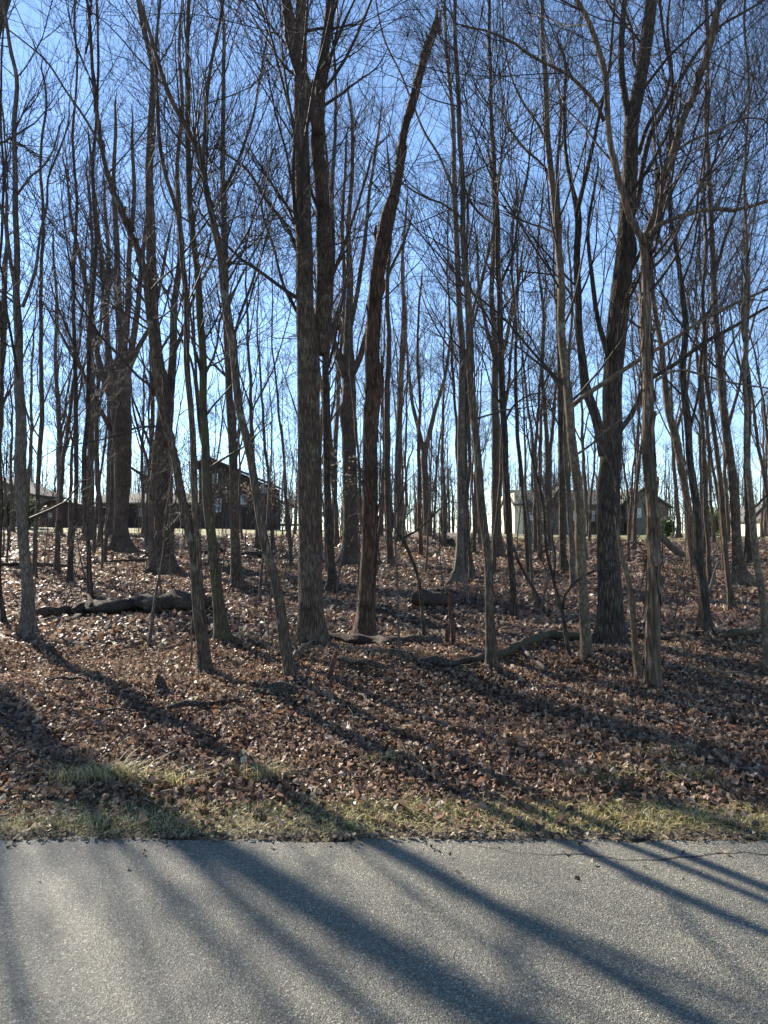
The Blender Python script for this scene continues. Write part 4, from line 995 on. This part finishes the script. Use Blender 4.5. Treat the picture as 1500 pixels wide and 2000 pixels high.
def window(root, x0, x1, z0, z1, y, pane=glass, fr=white, bars=True, name='window'):
    t = .09
    m = MB(); m.box((x0, y - .06, z0), (x1, y - .001, z0 + t)); m.box((x0, y - .06, z1 - t), (x1, y - .001, z1))
    m.box((x0, y - .06, z0 + t), (x0 + t, y - .001, z1 - t)); m.box((x1 - t, y - .06, z0 + t), (x1, y - .001, z1 - t))
    w = m.build(name, fr, root)
    if bars: m = MB().box((x0 + t, y - .045, (z0 + z1) / 2 - .03), (x1 - t, y - .003, (z0 + z1) / 2 + .03)); m.build('bar', fr, w)
    MB().box((x0 + t, y - .02, z0 + t), (x1 - t, y - .002, z1 - t)).build('pane', pane, w)
    return w

# brown two storey house: gable end facing the road
h, X, Z = house('brown_house', 460, 1035, 84, 'dark brown two storey wooden house with gable roof and open side porch')
xl, xr, xm = X(388), X(524), X(410)
zt = Z(948)
pk = Z(893)
w = MB().prism([(xl, -.6), (xr, -.6), (xr, Z(948)), (xm, pk - .25), (xl, Z(905))], 0, 9); w.build('wall', wood_d, h)
r = MB().prism([(xm, pk), (xr + .75, Z(946) - .05), (xr + .75, Z(946) - .3), (xm, pk - .25), (X(372), Z(912)), (X(372), Z(912) + .25)], -.7, 9.7)
rf = r.build('roof', roof_d, h)
MB().box((X(380), 3, Z(905)), (X(387), 4, Z(880))).build('chimney', wood_d, rf)
window(h, X(415), X(425), Z(944), Z(925), -.001, blind)
window(h, X(419), X(432), Z(1000), Z(974), -.001, blind)
window(h, X(470), X(482), Z(985), Z(966), -.001, glass)
window(h, X(508), X(518), Z(963), Z(946), -.001, blind)
window(h, X(498), X(512), Z(1010), Z(988), -.001, glass)
MB().box((X(445), -.08, -.3), (X(460), -.002, Z(1002))).build('door', darkw, h)
pr = MB().prism([(xr - .1, Z(967)), (X(584), Z(990)), (X(584), Z(990) - .38), (xr - .1, Z(967) - .45)], -.5, 7); prf = pr.build('porch_roof', roof_d, h)
for px in (546, 563, 578):
    MB().box((X(px) - .14, -.1, -.3), (X(px) + .14, .1, Z(990) + (.35 if px < 550 else .0))).build('post', darkw, h)
    MB().box((X(px) - .1, 6, -.3), (X(px) + .1, 6.2, Z(990))).build('post', darkw, h)
MB().box((xr + .02, -.2, Z(1026)), (X(581), 6.6, Z(1023))).build('porch_floor', darkw, h)
rl = MB(); rl.box((xr + .02, -.06, Z(1010)), (X(578), .0, Z(1010) + .08)); rl.build('railing', darkw, h)
k0 = xr + .25
while k0 < X(576):
    MB().box((k0, -.05, Z(1023)), (k0 + .05, -.01, Z(1010))).build('baluster', darkw, h); k0 += .32
# low wing
wing = MB().prism([(X(182), -.6), (xl - .003, -.6), (xl - .003, Z(980)), (X(182), Z(980))], 1.0, 8).build('wing_wall', wood_d, h)
MB().prism_x([(.4, Z(981)), (4.5, Z(959)), (8.6, Z(981)), (8.6, Z(981) - .2), (4.5, Z(959) - .2), (.4, Z(981) - .2)], X(178), xl - .005).build('wing_roof', roof_t, h)
for a, b in ((222, 236), (262, 276), (350, 362)): window(h, X(a), X(b), Z(1010), Z(990), .999, glass, darkw)
MB().box((X(205), 3.3, Z(972)), (X(209), 3.6, Z(955))).build('flue_pipe', darkw, h)

s_, X, Z = house('garden_shed', 124, 1035, 78, 'long low dark red shed with shallow gable roof at left, before the grey house', 'shed')
MB().prism([(X(76), -.6), (X(172), -.6), (X(172), Z(990)), (X(105), Z(978)), (X(76), Z(988))], 0, 5).build('wall', shed_red, s_)
MB().prism([(X(72), Z(988)), (X(104), Z(975)), (X(177), Z(988)), (X(177), Z(990)), (X(104), Z(977.5)), (X(72), Z(990))], -.4, 5.3).build('roof', roof_d, s_)
MB().box((X(130), -.05, -.3), (X(150), -.002, Z(1000))).build('door', darkw, s_)
window(s_, X(92), X(103), Z(1012), Z(1000), -.001, glass, darkw)

g, X, Z = house('grey_house', 20, 1015, 96, 'pale grey beige house with sloping roof cut off by the left border')
MB().prism([(X(-60), -.6), (X(60), -.6), (X(60), Z(966)), (X(-10), Z(936)), (X(-60), Z(960))], 0, 10).build('wall', beige, g)
MB().prism([(X(-66), Z(958)), (X(-10), Z(931)), (X(66), Z(965)), (X(66), Z(968)), (X(-10), Z(935)), (X(-66), Z(962))], -.6, 10.4).build('roof', roof_g, g)
window(g, X(18), X(30), Z(1005), Z(985), -.001, glass)

t, X, Z = house('tan_house', 1130, 1050, 76, 'long tan house with grey roof, sunlit cream end wall and rear deck on the right')
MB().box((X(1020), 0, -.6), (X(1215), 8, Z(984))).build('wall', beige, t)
MB().box((X(1004), -.4, -.6), (X(1020) - .003, 8.1, Z(962))).build('end_wall', cream, t)  # sunlight on this end is put into its paler colour
MB().prism_x([(-.6, Z(985)), (4, Z(952)), (8.6, Z(985)), (8.6, Z(985) - .2), (4, Z(952) - .2), (-.6, Z(985) - .2)], X(1001), X(1220)).build('roof', roof_g, t)
MB().prism([(X(1072), Z(985)), (X(1108), Z(985)), (X(1090), Z(955))], -.95, 3.4).build('gable', beige, t)
MB().prism([(X(1066), Z(986)), (X(1090), Z(950)), (X(1114), Z(986)), (X(1114), Z(989)), (X(1090), Z(953)), (X(1066), Z(989))], -1.2, 3.4).build('gable_roof', roof_g, t)
MB().prism([(X(1218), -.6), (X(1298), -.6), (X(1298), Z(990)), (X(1250), Z(958)), (X(1218), Z(980))], -1, 8).build('wing_wall', beige, t)
MB().prism([(X(1212), Z(980)), (X(1250), Z(953)), (X(1305), Z(991)), (X(1305), Z(994)), (X(1250), Z(956)), (X(1212), Z(983))], -1.5, 8.3).build('wing_roof', roof_g, t)
for a, b, c, d in ((1032, 1044, 1016, 1000), (1052, 1064, 1016, 1000), (1120, 1134, 1018, 998), (1150, 1162, 1018, 998), (1180, 1196, 1018, 998)):
    window(t, X(a), X(b), Z(c), Z(d), -.001, glass)
for a, b in ((1232, 1246), (1262, 1276)): window(t, X(a), X(b), Z(1012), Z(994), -1.001, glass)
dk = MB().box((X(1110), -3, Z(1022)), (X(1215), -.003, Z(1019))).build('deck', darkw, t)
for px in range(1112, 1216, 17): MB().box((X(px), -3, -.5), (X(px) + .14, -2.86, Z(1008))).build('deck_post', darkw, t)
MB().box((X(1110), -3.06, Z(1009)), (X(1215), -3.003, Z(1007.5))).build('railing', darkw, t)

c_, X, Z = house('cream_house', 1520, 1062, 66, 'bright cream house corner just showing at the right border')
MB().prism([(X(1484), -.6), (X(1640), -.6), (X(1640), Z(1010)), (X(1540), Z(985)), (X(1484), Z(1012))], 0, 8).build('wall', cream, c_)
MB().prism([(X(1478), Z(1014)), (X(1545), Z(979)), (X(1650), Z(1012)), (X(1650), Z(1015)), (X(1545), Z(983)), (X(1478), Z(1018))], -.5, 8.4).build('roof', roof_g, c_)
window(c_, X(1510), X(1522), Z(1045), Z(1028), -.001, glass)
MB().box((-.9, -.5, 0), (.9, .5, .5)).build('stone_block', stone, None, (float(at(190, 1028, 70)[0]), 70, float(hgt(-28, 70)) - .05))
tag(bpy.data.objects['stone_block'], 'pale flat stone block on the ground left of the flared broom tree', 'stone')

# evergreens and light green hedge
def bush(name, px, py, Y, w, hh, mat, label, n, seed, leafy=.16):
    rng = np.random.default_rng(seed)
    p = at(px, py, Y); b = (p[0], Y, float(hgt(p[0], Y)))
    root = empty(name, b); tag(root, label, 'shrub')
    P0 = rng.normal(size=(26, 3)); P = np.zeros((26, 5, 3)); R = np.zeros((26, 5))
    for i in range(26):
        d = np.array([P0[i, 0] * w * .22, P0[i, 1] * w * .22, hh * rng.uniform(.6, 1)])
        P[i] = np.linspace(0, 1, 5)[:, None] * d[None]; R[i] = np.linspace(.04, .01, 5)
    v, q = tubes(P, R, 4); link('stems', np_mesh('stems', v, q), MAT['oak'], root)['kind'] = 'stuff'
    u = rng.normal(size=(n, 3)); u /= np.linalg.norm(u, axis=1, keepdims=True)
    rad = rng.random(n) ** .45 * (1 + .22 * np.sin(u[:, 0] * 7 + seed) * np.sin(u[:, 2] * 6))
    pos = u * rad[:, None] * np.array([w / 2, w / 2, hh / 2]) + np.array([0, 0, hh / 2]); pos[:, 2] = np.maximum(pos[:, 2], .05)
    link('foliage', leaf_mesh('foliage', pos, np.full(n, leafy) * rng.uniform(.6, 1.3, n), rng, 1.0, 0), MAT[mat], root)['kind'] = 'stuff'
bush('evergreen_shrub', 12, 1036, 62, 3.2, 3.4, 'evergreen', 'dark evergreen shrub at the far left below the grey house', 2600, 1)
bush('evergreen_shrub', 56, 1038, 60, 2.4, 2.7, 'evergreen', 'smaller green shrub between the left edge tree and the shed', 1800, 2)
bush('evergreen_shrub', 1385, 1058, 58, 2.6, 2.4, 'limegreen', 'bright light green shrub behind the slim brown stem on the right', 2600, 3)
bush('evergreen_shrub', 1303, 1058, 60, 1.4, 1.7, 'evergreen', 'small dull green shrub right of the tan house', 900, 4)

# ---------------------------------------------------------------- leaf litter, verge grass, tufts
def ground_pts(n, y0, y1, rng, pw=1.0, spread=.62, side=2.0):
    y = y0 + (y1 - y0) * rng.random(n * 2); wmax = spread * y1 + side
    x = rng.uniform(-wmax, wmax, n * 2); ok = np.abs(x) < spread * y + side
    x, y = x[ok][:n], y[ok][:n]; return x, y
rng = np.random.default_rng(17)
def litter(name, n, y0, y1, size, detail, tilt, lift, fade=None):
    x, y = ground_pts(n, y0, y1, rng)
    clump = .5 + .5 * np.sin(2.3 * x + 1.1 * np.sin(3.1 * y)) * np.sin(3.7 * y + 1.3 * np.sin(2.2 * x))
    z = hgt(x, y) + rng.random(len(x)) ** 1.5 * lift * (.45 + .9 * clump)
    for bx, by, br in BASES:             # leaves drift up against the feet of the trees
        z = z + .07 * np.exp(-np.maximum(np.hypot(x - bx, y - by) - br, 0) / .16) * rng.random(len(x)) ** .4
    keep = np.ones(len(x), bool)
    if fade is not None: keep = rng.random(len(x)) < np.clip((y - fade[0]) / (fade[1] - fade[0]), .13 if fade[1] < 10 else .08, 1)
    x, y, z = x[keep], y[keep], z[keep]
    sz = size * rng.lognormal(0, .42, len(x)).clip(.4, 1.75)
    o = link(name, leaf_mesh(name, np.stack([x, y, z], -1), sz, rng, tilt, detail), MAT['leaf'])
    return o
a = litter('leaf_litter', 22000, 3.9, 9.5, .041, 2, .85, .07, (4.1, 4.6))
tag(a, 'deep litter of large curled dead leaves from the verge into the wood', 'fallen leaves', kind='stuff')
a = litter('leaf_litter', 128000, 3.9, 9.5, .029, 1, .9, .08, (4.0, 4.5))
tag(a, 'small crumpled leaf pieces filling the litter near the verge', 'fallen leaves', kind='stuff')
b = litter('leaf_litter', 135000, 9.5, 24, .056, 0, .65, .06)
tag(b, 'sunlit and shaded dead leaves covering the middle of the wood floor', 'fallen leaves', kind='stuff')
c = litter('leaf_litter', 62000, 24, 50, .12, 0, .45, .06, (58, 42))
tag(c, 'far dead leaves covering the rising ground towards the houses', 'fallen leaves', kind='stuff')

# dark crumbs, leaf scraps and grit gathered along the edge of the asphalt
n = 9000
x = rng.uniform(-6, 6, n); y = ROAD_EDGE - .02 + np.abs(rng.normal(0, .055, n)) - .035 * rng.random(n) ** 3; z = np.maximum(hgt(x, y), np.where(y < ROAD_EDGE, .034, .0)) + rng.random(n) * .02
e_ = rng.random(n) < .03; y = np.where(e_, ROAD_EDGE - rng.exponential(.16, n), y); z = np.where(e_, .036, z)
MAT['scrap'] = island_mat('edge_scraps', [(0, (0.03, 0.022, 0.016)), (0.5, (0.10, 0.07, 0.045)), (0.8, (0.2, 0.15, 0.1)), (1, (0.4, 0.33, 0.22))], .7, .2)
o = link('edge_debris', leaf_mesh('edge_debris', np.stack([x, y, z], -1), .014 * rng.lognormal(0, .5, n).clip(.4, 2.4), rng, .5, 0), MAT['scrap'])
tag(o, 'dark crumbs and leaf scraps gathered along the asphalt edge', 'debris', kind='stuff')

def blades(P, h, rng, lean=.5, w=.0035):
    n = len(P); a = rng.uniform(0, 6.28, n); l = np.abs(rng.normal(0, lean, n)) * h
    s = np.stack([-np.sin(a), np.cos(a), np.zeros(n)], -1) * (w * rng.uniform(.6, 1.4, n))[:, None]
    d = np.stack([np.cos(a) * l, np.sin(a) * l, h], -1)
    m = P + d * np.array([.35, .35, .62]); t = P + d * np.array([1, 1, .9])
    V = np.stack([P - s, P + s, m - s * .8, m + s * .8, t], 1).reshape(-1, 3)
    i = np.arange(n)[:, None] * 5
    return V, i + np.array([[0, 1, 3, 2]]), i + np.array([[2, 3, 4]])
n = 40000
x = rng.uniform(-5.2, 5.2, n); y = 3.79 + .52 * rng.random(n) ** .9
y = np.where(rng.random(n) < .12, y + rng.random(n) * .5, y)
patch = .5 + .5 * np.sin(1.7 * x + 2 * np.sin(1.3 * y * 3)) * np.sin(2.9 * x + 4 * y)
keep = rng.random(n) < .45 + .55 * patch; x, y = x[keep], y[keep]; h_ = rng.uniform(.014, .045, len(x)) * (.6 + .7 * patch[keep]) * np.clip((y - 3.74) / .25, .3, 1)
V, Q, T = blades(np.stack([x, y, hgt(x, y)], -1), h_, rng, 1.7, .0032)
o = link('verge_grass', np_mesh('verge_grass', V, Q, T), MAT['grass']); tag(o, 'strip of short dry and green grass along the road edge', 'grass', kind='stuff')
def tuft(px, py, n, spread, hh, label):
    Y = ground_at(px, py); p = at(px, py, Y)
    n = int(n * .6); X_ = rng.normal(0, spread, n); Y_ = rng.normal(0, spread * .45, n)
    x, y = p[0] + X_, Y + Y_
    base = np.array([p[0], Y, float(hgt(p[0], Y))])
    V, Q, T = blades(np.stack([x, y, hgt(x, y) + .02], -1) - base, rng.uniform(.35, 1, n) * hh * .9, rng, 1.5, .0028)
    o = link('grass_tuft', np_mesh('grass_tuft', V, Q, T), MAT['grass'], None, base)
    tag(o, label, 'grass tuft', kind=None)
    o['kind'] = 'stuff'
tuft(165, 1532, 420, .10, .14, 'arching grass tuft in the leaves, leftmost of the tufts on the left')
tuft(240, 1528, 620, .13, .15, 'widest grass tuft in the leaves left of the small dark one')
tuft(345, 1540, 380, .10, .13, 'grass tuft in the leaves right of the widest left tuft')
tuft(512, 1530, 320, .07, .15, 'upright dull grass tuft alone in shaded leaves below the elbow tree')
tuft(1315, 1478, 330, .09, .11, 'fine green grass tuft in the leaves below the shaggy V forked tree')
tuft(1175, 1530, 420, .13, .10, 'straw coloured grass tuft in front of the smooth tan tree')
tuft(745, 1492, 240, .07, .08, 'small green tuft in the leaves in front of the broken snag')
tuft(1330, 1525, 360, .14, .09, 'yellowish grass tuft near the verge at right front')

# small sticks and twigs strewn over the leaves
def strewn():
    n = 900; y = 4.6 + 14 * rng.random(n) ** 1.3; x = rng.uniform(-1, 1, n) * (.6 * y + 1)
    a = rng.uniform(0, 6.28, n); ln = rng.uniform(.08, .55, n); P = np.empty((n, 4, 3))
    for k in range(4):
        t = (k / 3 - .5); P[:, k, 0] = x + np.cos(a) * ln * t + rng.normal(0, .012, n); P[:, k, 1] = y + np.sin(a) * ln * t + rng.normal(0, .012, n)
        P[:, k, 2] = hgt(P[:, k, 0], P[:, k, 1]) + .03 + rng.uniform(0, .05, n)
    R = rng.uniform(.0025, .007, n)[:, None] * np.linspace(1, .5, 4)[None]
    v, q = tubes(P, R, 4); o = link('strewn_twigs', np_mesh('strewn_twigs', v, q), MAT['deadpale'])
    tag(o, 'small dead twigs strewn over the leaf litter', 'twigs', kind='stuff')
strewn()
def weeds():
    spots = [(1357, 1475, 1383), (1283, 1450, 1330), (1270, 1452, 1410), (828, 1390, 1340), (107, 1490, 1462), (1438, 1500, 1460), (980, 1540, 1500)]
    for k, (px, py, top) in enumerate(spots):
        Y = ground_at(px, py); b = at(px, py, Y); b[2] = float(hgt(b[0], Y)); H = (py - top) / F * Y
        C = resample(np.array([[0, 0, -.03, .003], [.01, 0, H * .5, .0025], [.015, .01, H, .0015]]), 6)
        o = link('dry_stalk', trunk_mesh('dry_stalk', C, 5, 0, .02, k), MAT['deadpale'], None, b)
        tag(o, ['tallest straight dry stalk in the leaves right of the shaggy V forked tree', 'dry stalk, second left of the tallest stalk at right front', 'short dry stalk left of the paired stalks at right front',
                'thin dry stalk in the leaves right of the broken snag', 'pale short stalk in the shaded leaves at far left front', 'thin stalk near the right border above the verge', 'low stalk at the verge in front of the leaning log side tree'][k], 'stalk')
weeds()
